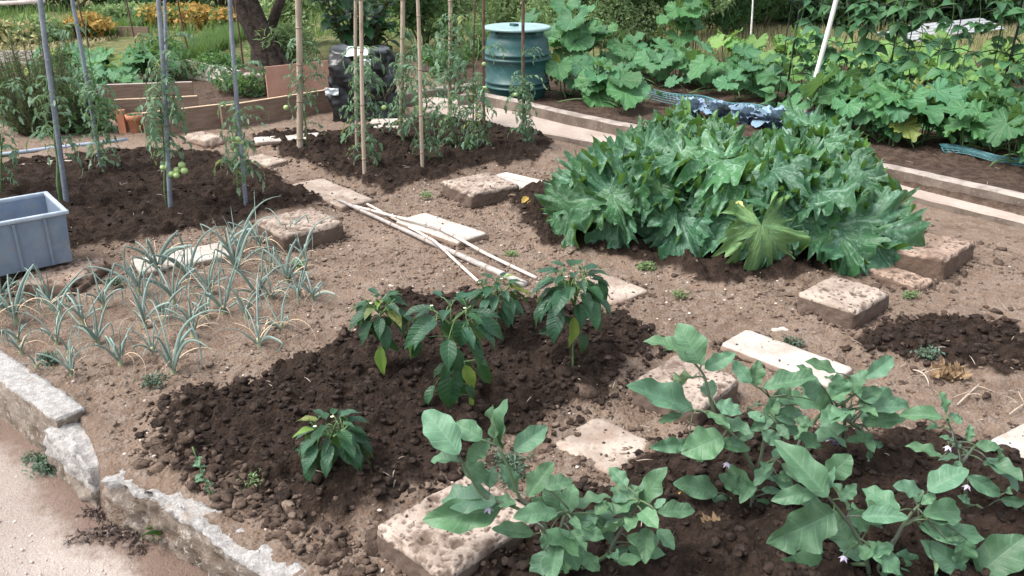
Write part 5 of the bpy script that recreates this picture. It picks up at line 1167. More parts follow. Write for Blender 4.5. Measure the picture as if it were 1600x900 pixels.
tomato('tomato plant with a hanging string of green tomatoes by the small slab', (378, 318), (362, 40), 175, 275, 31, .17, TG1, 4, [(367, 226, .020), (376, 222, .021), (371, 236, .021), (380, 232, .022), (379, 242, .022), (372, 217, .018), (379, 249, .017), (365, 217, .017)])
tomato('tomato plant cut by the left edge of the photo', (2, 305), (-14, 40), 150, 290, 31, .155, TG1, 5)
tomato('sparse tomato plant climbing the thickest bamboo pole', (478, 232), (470, 20), 60, 200, 23, .15, TG2, 6, [(447, 168, .02)])
tomato('leafiest tomato plant, in front of the black bundle', (572, 262), (566, 20), 70, 250, 54, .155, TG2, 7, [(600, 168, .018)])
tomato('tomato plant between two bamboo poles beside the white slab', (632, 225), (632, 40), 90, 205, 50, .15, TG2, 8, [(651, 168, .02), (661, 171, .021)])
tomato('tomato plant on the forward tan bamboo pole', (672, 256), (655, 60), 110, 245, 46, .15, TG2, 9)
tomato('wilting pale tomato plant on the thin dark rod', (742, 238), (744, 60), 120, 238, 50, .17, TG2, 10, [(757, 138, .02), (756, 100, .016)], sag=1.0)
tomato('thin wilted tomato plant on the rusty rod before the barrel', (820, 228), (818, 70), 110, 225, 39, .16, TG2, 11, [(806, 148, .017)], sag=1.2)
tomato('low young tomato plant right of the forward bamboo pole', (712, 232), (706, 150), 160, 232, 27, .18, TG2, 12)
tomato('tall tomato plant with upper leaves around the concrete-path bamboo pole', (706, 200), (704, 10), 20, 130, 39, .2, TG2, 13)

# ================================================================== SQUASH, CABBAGES, BEANS
def squash(label, base, n, r, h, seed, group, blade=.14, z0=.07, meshes=None, stretch=1.6, cat='squash plant', name='squash_plant'):
    rs = random.Random(seed); g = W(base[0], base[1], z0); root = thing(name, label, cat, g, 0, group); mb = MB(); ms = meshes or SQL
    vines = []
    for k in range(4):
        a = k * 1.57 + rs.uniform(-.5, .5); e = Vector((math.cos(a) * r * stretch * .8, math.sin(a) * r * .7, .02)); vines.append(bez(Vector((0, 0, .0)), e * .5 + Vector((rs.uniform(-.1, .1), rs.uniform(-.1, .1), .10)), e, 6)); mb.tube(vines[-1], [.009, .008, .008, .007, .006, .006, .005], 6)
    for i in range(n):
        v = rs.choice(vines); p = v[rs.randint(0, 6)] + Vector((rs.uniform(-.05, .05), rs.uniform(-.05, .05), 0)); q = (i + .5) / n
        out = Vector((p.x, p.y, 0)) + Vector((rs.uniform(-.15, .15), rs.uniform(-.2, .1), 0)); hh = h * rs.uniform(.35, 1.1) * (1.1 - .45 * min(1, out.length / (r * stretch)))
        tip = Vector((p.x + out.x * .25, p.y + out.y * .25, p.z + hh)); mb.tube(bez(p, (p + tip) / 2 + Vector((0, 0, .03)), tip, 4), [.006, .0055, .005, .0045, .004], 5)
        a = math.atan2(out.y, out.x) + rs.uniform(-.8, .8); dr = rs.uniform(.0, .9); s = blade * rs.uniform(.65, 1.2)
        d = Vector((math.cos(a) * math.cos(dr), math.sin(a) * math.cos(dr) - .25, -math.sin(dr))); up = Vector((math.cos(a) * math.sin(dr) + rs.uniform(-.3, .3), math.sin(a) * math.sin(dr) - .35, math.cos(dr)))
        add_leaf(root, rs.choice(ms), g + tip, d, up, s)
    mb.build('stem', M['gst'], root); return root
SG = 'squash plants in the back right bed'
sqs = [((890, 150), 14, .28, .34, .16, 'squash plant with big round leaves hiding the right side of the barrel'), ((935, 165), 14, .30, .26, .17, 'squash plant with the largest round leaves overhanging the kerb'), ((900, 112), 18, .4, .62, .17, 'tall squash plant behind the right edge of the barrel'), ((945, 118), 16, .4, .45, .16, 'squash plant between the barrel and the thicket'),
       ((1000, 128), 16, .4, .3, .15, 'squash plant behind the teal net end'), ((1055, 130), 16, .42, .3, .15, 'squash plant in the middle of the row behind the cabbages'), ((1110, 140), 15, .4, .3, .14, 'squash plant with yellow-green lower leaves behind the cabbages'), ((1160, 150), 15, .4, .32, .14, 'squash plant left of the white leaning pole'), ((1205, 160), 14, .35, .3, .14, 'squash plant at the foot of the white leaning pole')]
for k, (b, n, r, h, bl, lb) in enumerate(sqs): squash(lb, b, n, r, h, 300 + k, SG, bl)
sq2 = [((1310, 208), 'lobed squash plant at the back corner of the courgettes'), ((1372, 222), 'lobed squash plant leaning over the long kerb'), ((1430, 225), 'lobed squash plant with a leaf hanging down to the soil'), ((1490, 222), 'lobed squash plant behind the teal netting'), ((1550, 240), 'lobed squash plant near the right edge behind the kerb'), ((1610, 262), 'lobed squash plant cut by the right edge of the photo')]
ZQL = [pal_leaf('squash_leaf', M['sq'], 84, 5, 5, U(.28, .4), .06, 21, U(0, .2), U(.05, .08), .8, 150 + k, U(.2, .5)) for k in range(5)]
for k, (b, lb) in enumerate(sq2): squash(lb, b, 20, .3, .36, 330 + k, 'lobed squash in front of the wire fence', .17, .07, ZQL, 1.3)
sq3 = [((1150, 108), 'yellow-green squash before the dry meadow'), ((1230, 112), 'yellow-green squash behind the white pole top'), ((1310, 116), 'yellow-green squash behind the middle of the wire fence'), ((1390, 120), 'yellow-green squash before the pale sheets'), ((1470, 124), 'yellow-green squash right of the pale sheets'), ((1550, 126), 'yellow-green squash far right behind the fence'), ((1620, 130), 'yellow-green squash at the right edge behind the fence'), ((1270, 140), 'squash directly behind the fence by the white pole'), ((1360, 146), 'squash behind the fence post'), ((1450, 152), 'squash behind the fence, middle right'), ((1540, 158), 'squash behind the fence, far right')]
M['sqy'] = leafmat('yellow_green_squash_leaf', (.13, .26, .065), (.24, .36, .16), (.2, .34, .1), .5, .32, .3, 'pal', .2, (.26, .38, .18), .3, 7, .4, .06, .4)
SQY = [pal_leaf('squash_leaf', M['sqy'], 50, 4, 5, U(.12, .25), .03, 17, U(.05, .3), U(.04, .07), 1.0, 170 + k, U(.1, .4)) for k in range(5)]
for k, (b, lb) in enumerate(sq3): squash(lb, b, 16, .45, .34, 350 + k, 'yellow-green squash beyond the wire fence', .15, .07, SQY, 1.5)
for k, (b, lb) in enumerate([((105, 122), 'squash plant behind the needle-leaved bush'), ((165, 118), 'squash plant in the middle of the timber-edged bed far left'), ((225, 120), 'squash plant behind the paired steel poles'), ((135, 150), 'low squash beside the second timber board')]):
    squash(lb, b, 22, .36, .22, 380 + k, 'squash in the timber-edged bed', .13, .05, SQL, 1.4)
def cabbage(label, px, py, s, seed):
    rs = random.Random(seed); g = W(px, py, .08); root = thing('red_cabbage', label, 'cabbage', g, 0, 'blue-purple cabbages beside the teal net'); m2 = MB(); m2.tube([Vector((0, 0, -.03)), Vector((0, 0, .06))], [.018, .016], 7); m2.build('stem', M['gst'], root)
    for i in range(13):
        a = i * 2.4 + rs.uniform(-.3, .3); t = i / 13; el = 1.3 - 1.0 * t + rs.uniform(-.15, .15); d = Vector((math.cos(a) * math.cos(el), math.sin(a) * math.cos(el), math.sin(el)))
        add_leaf(root, rs.choice(CBL), g + Vector((d.x * .03, d.y * .03, .05 + .02 * (1 - t))), d, (-math.cos(a) * math.sin(el) + rs.uniform(-.4, .4), -math.sin(a) * math.sin(el) + rs.uniform(-.4, .4), math.cos(el)), s * .85 * rs.uniform(.8, 1.15) * (.65 + .45 * t), .62)
for k, (px, py, s, lb) in enumerate([(1078, 182, .17, 'leftmost blue-purple cabbage, touching the teal net'), (1122, 186, .17, 'second blue-purple cabbage from the barrel'), (1165, 194, .18, 'darkest purple-hearted cabbage in the row'), (1208, 200, .19, 'large pale blue cabbage left of the white leaning pole'), (1252, 206, .16, 'blue-purple cabbage at the foot of the white leaning pole')]): cabbage(lb, px, py, s, 400 + k)
# teal plastic net ----------------------------------------------------
def net(label, pts, h, seed, z0=.09):
    P = [W(a, b, z0) for a, b in pts]; root = thing('plastic_net', label, 'net', P[0], 0, 'teal plastic netting along the cabbage row'); mb = MB(); L = [0]
    for i in range(len(P) - 1): L.append(L[-1] + (P[i + 1] - P[i]).length)
    n = int(L[-1] / .035); rows = 6; grid = []
    for i in range(n + 1):
        s = L[-1] * i / n; j = max(k for k in range(len(L) - 1) if L[k] <= s + 1e-9); c = P[j].lerp(P[j + 1], (s - L[j]) / (L[j + 1] - L[j])) - P[0]
        grid.append([c + Vector((0, .10 * (k / rows) + .02 * math.sin(s * 7 + k), h * math.sin(.25 + 1.35 * k / rows) + .012 * math.sin(s * 11))) for k in range(rows + 1)])
    for i in range(n + 1): mb.tube(grid[i], .0035, 4)
    for k in range(rows + 1): mb.tube([grid[i][k] for i in range(n + 1)], .0045, 4)
    mb.build('mesh_strands', M['net'], root)
net('teal plastic net strip running beside the cabbages', [(985, 158), (1060, 166), (1140, 180), (1235, 198)], .10, 1)
net('teal plastic netting between the lobed squash plants at the right', [(1475, 240), (1530, 250), (1600, 262), (1680, 275)], .045, 2)
# wire fence and beans -------------------------------------------------
FA, FB = W(1212, 172, .08), W(1680, 218, .08); fd = FB - FA; FL = fd.length; fu = fd.normalized()
root = thing('wire_fence', 'black wire trellis fence carrying the climbing beans', 'fence', FA)
nv_ = int(FL / .3)
for i in range(nv_ + 1):
    m2 = MB(); c = fu * (FL * i / nv_); lean = Vector((U(-.03, .05), U(-.02, .02), 1.15)); m2.tube([c, c + lean], .0045, 5); m2.build('wire', M['wire'], root)
for z in (.06, .32, .60, .90, 1.12):
    m2 = MB(); m2.tube([fu * (FL * i / 30) + Vector((0, .004, z + .015 * math.sin(i * 1.9 + z * 9))) for i in range(31)], .0045, 5); m2.build('wire', M['wire'], root)
for s in (.03, .38, .75, 1.0):
    m2 = MB(); c = fu * (FL * s) + Vector((0, .015, -.1)); m2.tube([c, c + Vector((.05, 0, 1.3))], .009, 8); m2.build('post', M['wire'], root)
bl = ['first climbing bean, left end of the wire fence', 'climbing bean just left of the white pole top', 'climbing bean right of the white pole', 'climbing bean before the middle fence post', 'dense climbing bean hiding the middle fence post', 'climbing bean with dark leaves right of the middle post', 'climbing bean with two pale leaves above the fence top', 'climbing bean with a leaf pair over the meadow', 'climbing bean before the pale sheets', 'climbing bean with a drooping leaf pair near the right edge', 'climbing bean by the last visible fence post', 'climbing bean at the right edge of the photo']
for k, lb in enumerate(bl):
    rs = random.Random(600 + k); c = FA + fu * (FL * (k + .5) / len(bl)) + Vector((0, -.03, -.02)); root = thing('bean_plant', lb, 'bean plant', c, 0, 'climbing beans on the wire fence'); m2 = MB(); hh = rs.uniform(1.0, 1.5); pts = [Vector((math.sin(i * 1.1) * .03, math.cos(i * 1.1) * .02, hh * i / 12)) for i in range(13)]; m2.tube(pts, [.005 * (1 - .5 * i / 12) for i in range(13)], 6); m2.build('stem', M['gst'], root)
    for i in range(25):
        t = (i + rs.random()) / 25; b = pts[min(12, int(t ** 1.2 * 12))]; a = rs.uniform(0, 6.28); d = Vector((math.cos(a), math.sin(a) - .3, rs.uniform(-.1, .5))); add_leaf(root, rs.choice(BEL), c + b + Vector((rs.uniform(-.1, .1), 0, 0)), d, (0, -.3, 1), rs.uniform(.16, .28) * (1.1 - .2 * t))

# ================================================================== BUSHES, THICKET, TREES
def leaves_mesh(name, mat, n, shape, L, Wd, seed, droop=.2, updir=None, keep=None):
    """many small separate leaves filling a volume; shape(rng, n) gives positions and outward directions"""
    r = np.random.default_rng(seed); p, d = shape(r, n); n = len(p); d0 = d / (np.linalg.norm(d, axis=1, keepdims=True) + 1e-9)
    d = d * .5 + r.normal(size=(n, 3)) * .75 + (np.array(updir) if updir is not None else np.array([0, 0, -droop])); d /= np.linalg.norm(d, axis=1, keepdims=True)
    up = r.normal(size=(n, 3)) * .5 + np.array([0, 0, .7]) + d0 * .8; x = np.cross(d, up); x /= np.linalg.norm(x, axis=1, keepdims=True) + 1e-9; z = np.cross(x, d)
    l = L * r.uniform(.6, 1.25, n)[:, None]; w_ = Wd * r.uniform(.7, 1.2, n)[:, None]
    a = p; b = p + d * l * .45 + x * w_ / 2 + z * w_ * .12; c = p + d * l - z * l * .2; e = p + d * l * .45 - x * w_ / 2 + z * w_ * .12
    v = np.stack([a, b, c, e], 1).reshape(-1, 3); k = np.arange(n) * 4; f = np.concatenate([np.stack([k, k + 1, k + 2], -1), np.stack([k, k + 2, k + 3], -1)])
    uv = np.tile(np.array([[0, .5], [.45, 1], [1, .5], [.45, 0]]), (n, 1))
    return mesh(name, v, f, [mat], uv, False)
def blob(cl):
    """clumps: (x,y,z,rx,ry,rz)"""
    cl = np.array(cl, float); wgt = cl[:, 3] * cl[:, 4] * cl[:, 5]; wgt = wgt ** .7; wgt /= wgt.sum()
    def fn(r, n):
        i = r.choice(len(cl), n, p=wgt); u = r.normal(size=(n, 3)); u /= np.linalg.norm(u, axis=1, keepdims=True); rad = r.uniform(.3, 1, n) ** .3
        p = cl[i, :3] + u * rad[:, None] * cl[i, 3:]; p[:, 2] = np.maximum(p[:, 2], .01); return p, u
    return fn
def clumps(w_, h, d_, n, seed, zlo=.15, s=.3):
    rs = random.Random(seed); return [(rs.gauss(0, w_ * .27), rs.gauss(0, d_ * .25), h * rs.uniform(zlo, .85), w_ * s * rs.uniform(.5, 1.1), d_ * s * rs.uniform(.6, 1.1), h * s * rs.uniform(.5, 1.0)) for _ in range(n)]
def bush(name, label, cat, px, py, w_, h, mat, L, Wd, n, seed, group=None, nc=16, updir=None, z0=0, stems=5, d_=None, dyy=0.0, zlo=.15, s=.3, stm='brst', droop=.2):
    g = W(px, py, z0); g.y += dyy; root = thing(name, label, cat, g, 0, group); cl = clumps(w_, h, d_ or w_ * .8, nc, seed, zlo, s)
    link('foliage', leaves_mesh('foliage', M[mat], n, blob(cl), L, Wd, seed, droop, updir), root)
    rs = random.Random(seed + 1); m2 = MB()
    for k in range(min(stems, nc)):
        e = Vector(cl[k][:3]); m2.tube(bez(Vector((e.x * .15, e.y * .15, -.03)), Vector((e.x * .5, e.y * .5, e.z * .7)), e, 5), [.02 * h, .017 * h, .014 * h, .011 * h, .008 * h, .005 * h], 6)
    m2.build('stem', M[stm], root); return root
# needle-leaved bush on the left
g = W(42, 222, 0); rt = thing('needle_bush', 'dense needle-leaved green bush at the left edge behind the crate', 'bush', (g.x, g.y + .3, 0)); m2 = MB(); rs = random.Random(5); PP = []; DD = []
for k in range(150):
    a = rs.uniform(0, 6.28); q = math.sqrt(rs.random()); e = Vector((math.cos(a) * q * .45, math.sin(a) * q * .32, rs.uniform(.34, .92) * (1.05 - .35 * q))); b = Vector((e.x * .45, e.y * .45, 0)); pts = bez(b, b.lerp(e, .5) + Vector((e.x * .25, e.y * .25, 0)), e, 7)
    m2.tube(pts, [.006 - .0006 * i for i in range(8)], 4)
    for i in range(1, 8):
        for s in range(13): PP.append(pts[i - 1].lerp(pts[i], s / 13)); DD.append((pts[i] - pts[i - 1]).normalized() * .8 + Vector((rs.gauss(0, .6), rs.gauss(0, .6), rs.gauss(.1, .3))))
m2.build('stem', M['brst'], rt); link('foliage', leaves_mesh('foliage', M['ros'], 0, lambda r, n: (np.array(PP), np.array(DD)), .045, .006, 5, -.2), rt)
# gnarled tree
def tube_noise(pts, rad, n=14, amp=.25, seed=0):
    mb = MB(); P = [Vector(p) for p in pts]; sm = []; rr = []
    for i in range(len(P) - 1):
        for k in range(8): sm.append(P[i].lerp(P[i + 1], k / 8)); rr.append(rad[i] + (rad[i + 1] - rad[i]) * k / 8)
    sm.append(P[-1]); rr.append(rad[-1]); mb.tube(sm, rr, n); out = []
    for i, q in enumerate(mb.v):
        k = i // n; c = sm[k]; d = Vector(q) - c; a = (i % n) / n * 6.28; f_ = 1 + amp * 2 * float(fbm(np.array([math.cos(a) * 1.5 + k * .12 + seed]), np.array([math.sin(a) * 1.5 + k * .05]), 3, 3)[0]); out.append(tuple(c + d * f_))
    mb.v = out; return mb
g = W(425, 102, 0); rt = thing('gnarled_tree', 'gnarled dark tree trunk leaning at the back left behind the pinkish board', 'tree', g)
def merge(a, b): a.add(b.v, b.f, b.uv); return a
tb = tube_noise([(-.05, .1, -.1), (-.12, .1, .25), (-.30, .15, .7), (-.55, .2, 1.3), (-.7, .1, 2.1)], [.20, .15, .14, .13, .10], seed=1); merge(tb, tube_noise([(.08, 0, -.1), (.03, 0, .25), (-.10, .0, .55), (-.22, -.02, .95), (-.2, .1, 1.6), (.1, .3, 2.3)], [.11, .085, .08, .075, .07, .06], seed=5)); merge(tb, tube_noise([(.25, -.05, -.05), (.12, -.06, .18), (-.06, -.05, .5), (-.30, -.03, .85), (-.5, .1, 1.2)], [.05, .035, .035, .03, .025], seed=9)); merge(tb, tube_noise([(-.05, .05, .3), (.18, .0, .75), (.3, .1, 1.5), (.6, .2, 2.2)], [.07, .05, .045, .035], seed=12))
tb.build('trunk', M['bark'], rt); link('crown', leaves_mesh('crown', M['mid'], 5000, blob([(U(-1.6, 1.4), U(-.6, 1.6), U(2.3, 3.6), U(.4, .8), U(.4, .8), U(.3, .6)) for _ in range(14)]), .10, .05, 8), rt)
# big dark-leaved shrub
g = W(560, 96, 0); rt = thing('broadleaf_shrub', 'shrub with large glossy dark green leaves behind the black bundle', 'shrub', (g.x, g.y + .3, 0)); rs = random.Random(9); m2 = MB()
for k in range(26):
    a = rs.uniform(0, 6.28); q = math.sqrt(rs.random()); e = Vector((math.cos(a) * q * .72, math.sin(a) * q * .5, rs.uniform(.25, 1.25))); pts = bez(Vector((e.x * .2, e.y * .2, -.02)), Vector((e.x * .5, e.y * .5, e.z * .7)), e, 6); m2.tube(pts, [.014 - .0017 * i for i in range(7)], 5)
    for i in range(10):
        b = pts[rs.randint(2, 6)]; aa = rs.uniform(0, 6.28); add_leaf(rt, rs.choice(SHL), Vector(rt.location) + b, (math.cos(aa), math.sin(aa) - .2, rs.uniform(-.5, .7)), (0, -.2, 1), rs.uniform(.16, .28))
m2.build('stem', M['brst'], rt)
TH = 'pale feathery bushes of the thicket'
B_ = [('feathery_bush', 'pale feathery bush behind the barrel lid', 'bush', 800, 66, .9, 1.3, 'pale', .07, 0.027, 7980), ('feathery_bush', 'pale feathery bush right behind the tall squash', 'bush', 880, 78, 1.0, 1.4, 'pale', .07, 0.027, 8740), ('feathery_bush', 'fine-leaved bush with whitish seed heads in mid thicket', 'bush', 955, 80, 1.1, 1.4, 'pale', .06, 0.033, 9880), ('feathery_bush', 'olive feathery bush left of the dark-leaved climber', 'bush', 1015, 78, 1.0, 1.5, 'mid', .06, 0.030, 9500), ('feathery_bush', 'tall feathery bush behind the dark-leaved climber', 'bush', 1090, 72, 1.1, 1.5, 'pale', .08, 0.021, 9880), ('feathery_bush', 'fine green bush at the left end of the dry meadow', 'bush', 1150, 66, .9, 1.4, 'mid', .09, 0.018, 9500), ('feathery_bush', 'grassy bush beside the dark forest edge', 'bush', 1205, 58, 1.2, 1.3, 'mid', .09, 0.018, 8740)]
for k, q in enumerate(B_): bush(*q, 700 + k, TH, 22, (0, 0, .55), d_=.8, dyy=.5, s=.27)
squash('dark large-leaved climber standing before the thicket', (1068, 90), 20, .25, .85, 777, None, .15, .05, SQL, 1.0, 'climber', 'leafy_climber')
for k, q in enumerate([('leafy_bush', 'yellow-green bush behind the gnarled trunk', 'bush', 470, 70, 1.0, 1.0, 'pale', .08, .05, 1800), ('leafy_bush', 'low leafy plants between shrub and path, left', 'bush', 665, 78, .9, 1.0, 'mid', .09, .05, 1800), ('leafy_bush', 'yellowish bush behind the bamboo pole by the path', 'bush', 715, 70, 1.0, 1.1, 'pale', .08, .045, 2000), ('leafy_bush', 'green bush left of the barrel', 'bush', 748, 104, .4, .45, 'mid', .05, .025, 1200), ('leafy_bush', 'low green plant by the path edge behind the bamboo', 'bush', 690, 118, .5, .3, 'mid', .06, .03, 900), ('leafy_bush', 'dark low plants in front of the pinkish board', 'bush', 462, 146, .62, .2, 'dark', .08, .06, 700), ('leafy_bush', 'small weedy plant by the concrete block', 'bush', 340, 128, .5, .3, 'mid', .06, .025, 800), ('leafy_bush', 'leafy green plant between the squash and the pale batten', 'bush', 262, 124, .5, .4, 'mid', .07, .03, 900), ('leafy_bush', 'low weedy plants behind the long brown timber board', 'bush', 372, 150, .5, .22, 'mid', .06, .03, 700), ('leafy_bush', 'green plant under the second leaning steel pole', 'bush', 150, 205, .4, .35, 'mid', .06, .03, 700), ('leafy_bush', 'weedy green plants at the foot of the gnarled trunk', 'bush', 455, 98, .7, .4, 'pale', .10, .02, 1500)]):
    bush(*q, 730 + k, None, 12, (0, 0, .2), d_=.4)
YG = 'yellowed plants in the far left bed'
for k, (px, py, lb, mt) in enumerate([(215, 40, 'yellow-green plant at the left end of the yellowed row', 'pale'), (265, 42, 'orange-yellow plant beside the paired steel poles', 'yel'), (300, 44, 'bright yellow plant in the yellowed row', 'yel'), (335, 46, 'orange wilted plant before the gnarled trunk', 'yel'), (375, 48, 'yellow plant touching the gnarled trunk', 'yel'), (120, 62, 'yellowed wilted plant far left between the steel poles', 'yel'), (60, 66, 'wilted green-yellow plant behind the needle-leaved bush', 'pale'), (15, 72, 'straw-coloured wilted plant at the left edge', 'hay')]):
    bush('wilted_plant', lb, 'plant', px, py, .8, .34, mt, .09, .06, 650, 760 + k, YG, 14, (0, 0, .1), d_=.5, s=.3)
    o = link('green_leaves', leaves_mesh('green_leaves', M['mid'], 220, blob(clumps(.8, .3, .5, 10, 800 + k)), .09, .05, 800 + k), COL.objects[-1] if False else [q for q in COL.objects if q.get('label') == lb][0])
FR = 'dark shrubs at the far edge of the garden'
for k, (px, lb) in enumerate([(-60, 'far dark shrub at the left edge behind the white strips'), (30, 'far dark shrub behind the first steel pole'), (110, 'far dark shrub behind the second steel pole'), (190, 'far dark shrub left of the paired poles'), (270, 'far dark shrub behind the paired poles'), (345, 'far dark shrub left of the gnarled trunk'), (520, 'far dark shrub behind the broadleaf shrub'), (620, 'far dark shrub between the bamboo poles'), (720, 'far dark shrub behind the path end')]):
    bush('dark_shrub', lb, 'shrub', px, 16, 2.0, 1.8, 'dark' if k % 2 else 'mid', .14, .08, 2600, 820 + k, FR, 18, (0, 0, .1), d_=1.2, s=.28)
def tree(label, x, y, h, seed, mat='dark'):
    rs = random.Random(seed); rt = thing('woodland_tree', label, 'tree', (x, y, 0), rs.uniform(0, 6), 'trees of the dark woodland edge'); tb = tube_noise([(0, 0, -.2), (rs.uniform(-.1, .1), 0, .8), (rs.uniform(-.2, .2), rs.uniform(-.2, .2), h * .45), (rs.uniform(-.4, .4), 0, h * .8)], [.17, .12, .1, .04], 10, .2, seed); cl = []
    for k in range(22):
        a = rs.uniform(0, 6.28); q = rs.uniform(.2, 1) * h * .32; z = rs.uniform(.10, 1) * h; cl.append((math.cos(a) * q, math.sin(a) * q, z, rs.uniform(.4, .8), rs.uniform(.4, .8), rs.uniform(.3, .6)))
        if k % 3 == 0: merge(tb, tube_noise([(0, 0, z * .6), (cl[-1][0] * .5, cl[-1][1] * .5, z * .85), (cl[-1][0], cl[-1][1], z)], [.05, .035, .015], 6, .2, k))
    tb.build('trunk', M['bark'], rt); link('crown', leaves_mesh('crown', M[mat], 5200, blob(cl), .16, .09, seed), rt)
tl = [('left of the dark woodland, behind the feathery bushes', 2.2), ('behind the feathery bushes, second woodland tree', 3.4), ('dark tree behind the white leaning pole', 4.6), ('dark tree behind the left end of the pale sheets', 5.7), ('dark tree directly behind the pale sheets', 6.8), ('dark tree right of the pale sheets', 7.9), ('dark tree in the right corner of the photo', 9.0), ('last woodland tree beyond the right edge', 10.2)]
for k, (lb, x) in enumerate(tl): tree('woodland tree ' + lb if 'tree' not in lb else lb, x + U(-.2, .2), 15.6 + (k % 3) * .9, U(4.2, 5.5) if k > 2 else 3.2, 900 + k, 'dark' if k > 2 else 'pale')
for k, (lb, x) in enumerate([('dense undergrowth shrub under the woodland behind the white pole', 4.8), ('dense undergrowth shrub behind the pale sheets', 6.3), ('dense undergrowth shrub right of the pale sheets', 7.6), ('dense undergrowth shrub in the right corner', 9.0), ('undergrowth shrub behind the feathery bushes', 3.2)]):
    g = Vector((x, 14.6 + .3 * (k % 2), 0)); rt = thing('undergrowth_shrub', lb, 'shrub', g, 0, 'undergrowth of the woodland edge'); link('foliage', leaves_mesh('foliage', M['dark' if x > 4 else 'pale'], 4200, blob(clumps(1.9, 1.3, 1.0, 22, 950 + k, .08, .27)), .12, .06, 950 + k), rt)
    m2 = MB()
    for q in range(4): m2.tube([Vector((U(-.6, .6), U(-.2, .2), -.05)), Vector((U(-.7, .7), U(-.2, .2), .7)), Vector((U(-.8, .8), U(-.2, .2), 1.5))], [.03, .022, .012], 6)
    m2.build('stem', M['brst'], rt)
# pale sheets
g = W(1395, 60, 0)
for k, (px, py, L_, rz, zz, lb) in enumerate([(1490, 60, 1.15, .10, .16, 'upper pale grey sheet lying before the woodland'), (1425, 62, .8, .02, .06, 'lower pale grey sheet half hidden in the grass')]):
    g = W(px, py, 0); rt = thing('roof_sheet', lb, 'sheet', (g.x, g.y, zz), rz, 'pale sheets before the woodland'); mb = MB()
    for q in range(9): mb.box((0, (q - 4) * .075, .008 * (q % 2)), (L_, .074, .01))
    o = mb.build('corrugated_sheet', M['sheet'], rt, False); rt.rotation_euler = (R(7), R(-5), rz)
    for sx in (-.3, .3): m2 = MB(); m2.box((sx * L_, 0, -.05 - zz * .3), (.08, .5, .09)); m2.build('support_batten', M['plank'], rt, False)
# ================================================================== GRASS, WEEDS
def blades(name, pts, h, wd, mat, seed, lean=.35, kind='stuff', parent=None):
    r = np.random.default_rng(seed); n = len(pts); hh = h * r.uniform(.5, 1.2, n); a = r.uniform(0, 6.28, n); d = np.stack([np.cos(a), np.sin(a)], -1) * (lean * r.uniform(.1, 1, n) * hh)[:, None]; s = np.stack([-np.sin(a), np.cos(a)], -1) * (wd / 2)
    p = pts; L_ = []
    for t, wv in ((0, 1), (.55, .8), (1, .05)):
        c = p[:, :2] + d * t * t; z = p[:, 2] + hh * (t - .18 * t * t * lean)
        for sg in (-1, 1): L_.append(np.stack([c[:, 0] + sg * s[:, 0] * wv, c[:, 1] + sg * s[:, 1] * wv, z], -1))
    v = np.stack(L_, 1).reshape(-1, 3); k = np.arange(n) * 6; f = np.concatenate([np.stack([k, k + 1, k + 3, k + 2], -1), np.stack([k + 2, k + 3, k + 5, k + 4], -1)]); uv = np.tile(np.array([[0, .5], [0, .5], [.5, .5], [.5, .5], [1, .5], [1, .5]]), (n, 1))
    o = link(name, mesh(name, v, f, [M[mat]], uv), parent); 
    if kind: tag(o, kind=kind)
    return o
def area(x0, x1, y0, y1, n, z=0, dens=None):
    p = np.stack([RNG.uniform(x0, x1, n), RNG.uniform(y0, y1, n)], -1)
    m = vnoise(p[:, 0] * 1.6, p[:, 1] * 1.6, 5) > .3; p = p[m]; return np.concatenate([p, np.full((len(p), 1), z)], 1)
blades('meadow_grass', area(2.4, 9, 10.9, 14.3, 14000), .16, .010, 'hay', 1)
blades('meadow_grass_green', area(2.6, 9, 10.8, 14.0, 9000), .12, .010, 'grs', 2)
a_, b_ = W(265, 98), W(415, 60); blades('tall_grass', area(a_.x - .1, b_.x - .2, a_.y, b_.y + .5, 7000), .22, .008, 'grs', 3, .6)
a_, b_ = W(135, 62), W(230, 44); blades('far_grass', area(a_.x, b_.x, a_.y, b_.y + .6, 3500), .2, .012, 'grs', 4, .6)
blades('field_grass', area(-12, 2.4, 13.2, 18, 9000), .2, .016, 'grs', 6, .5)
blades('straw', area(W(0, 80).x - .4, W(120, 80).x, W(0, 84).y, W(0, 60).y, 1500), .10, .014, 'hay', 7, 1.8)
def tuft(label, px, py, n, h, mat='grs', z=None, seed=0, wd=.007, lean=.9):
    g = W(px, py, -.195) if z == 'path' else G(px, py); rt = thing('grass_tuft', label, 'weed', g); rs = random.Random(seed)
    for k in range(n):
        mb = MB(); a = rs.uniform(0, 6.28); l = h * rs.uniform(.5, 1.1); e = Vector((math.cos(a) * l * lean * rs.uniform(.4, 1), math.sin(a) * l * lean * rs.uniform(.4, 1), l * rs.uniform(.25, .9))); pts = bez(Vector((0, 0, -.005)), Vector((e.x * .4, e.y * .4, l * .8)), e, 7); mb.tube(pts, [wd * q for q in (.6, .9, 1, 1, .9, .7, .45, .1)], 4, 0, True, .25); mb.build('blade', M[mat], rt)
    return rt
tuft('bright green grass tuft growing at the foot of the broken kerb', 268, 846, 22, .13, 'grs', 'path', 3, .008)
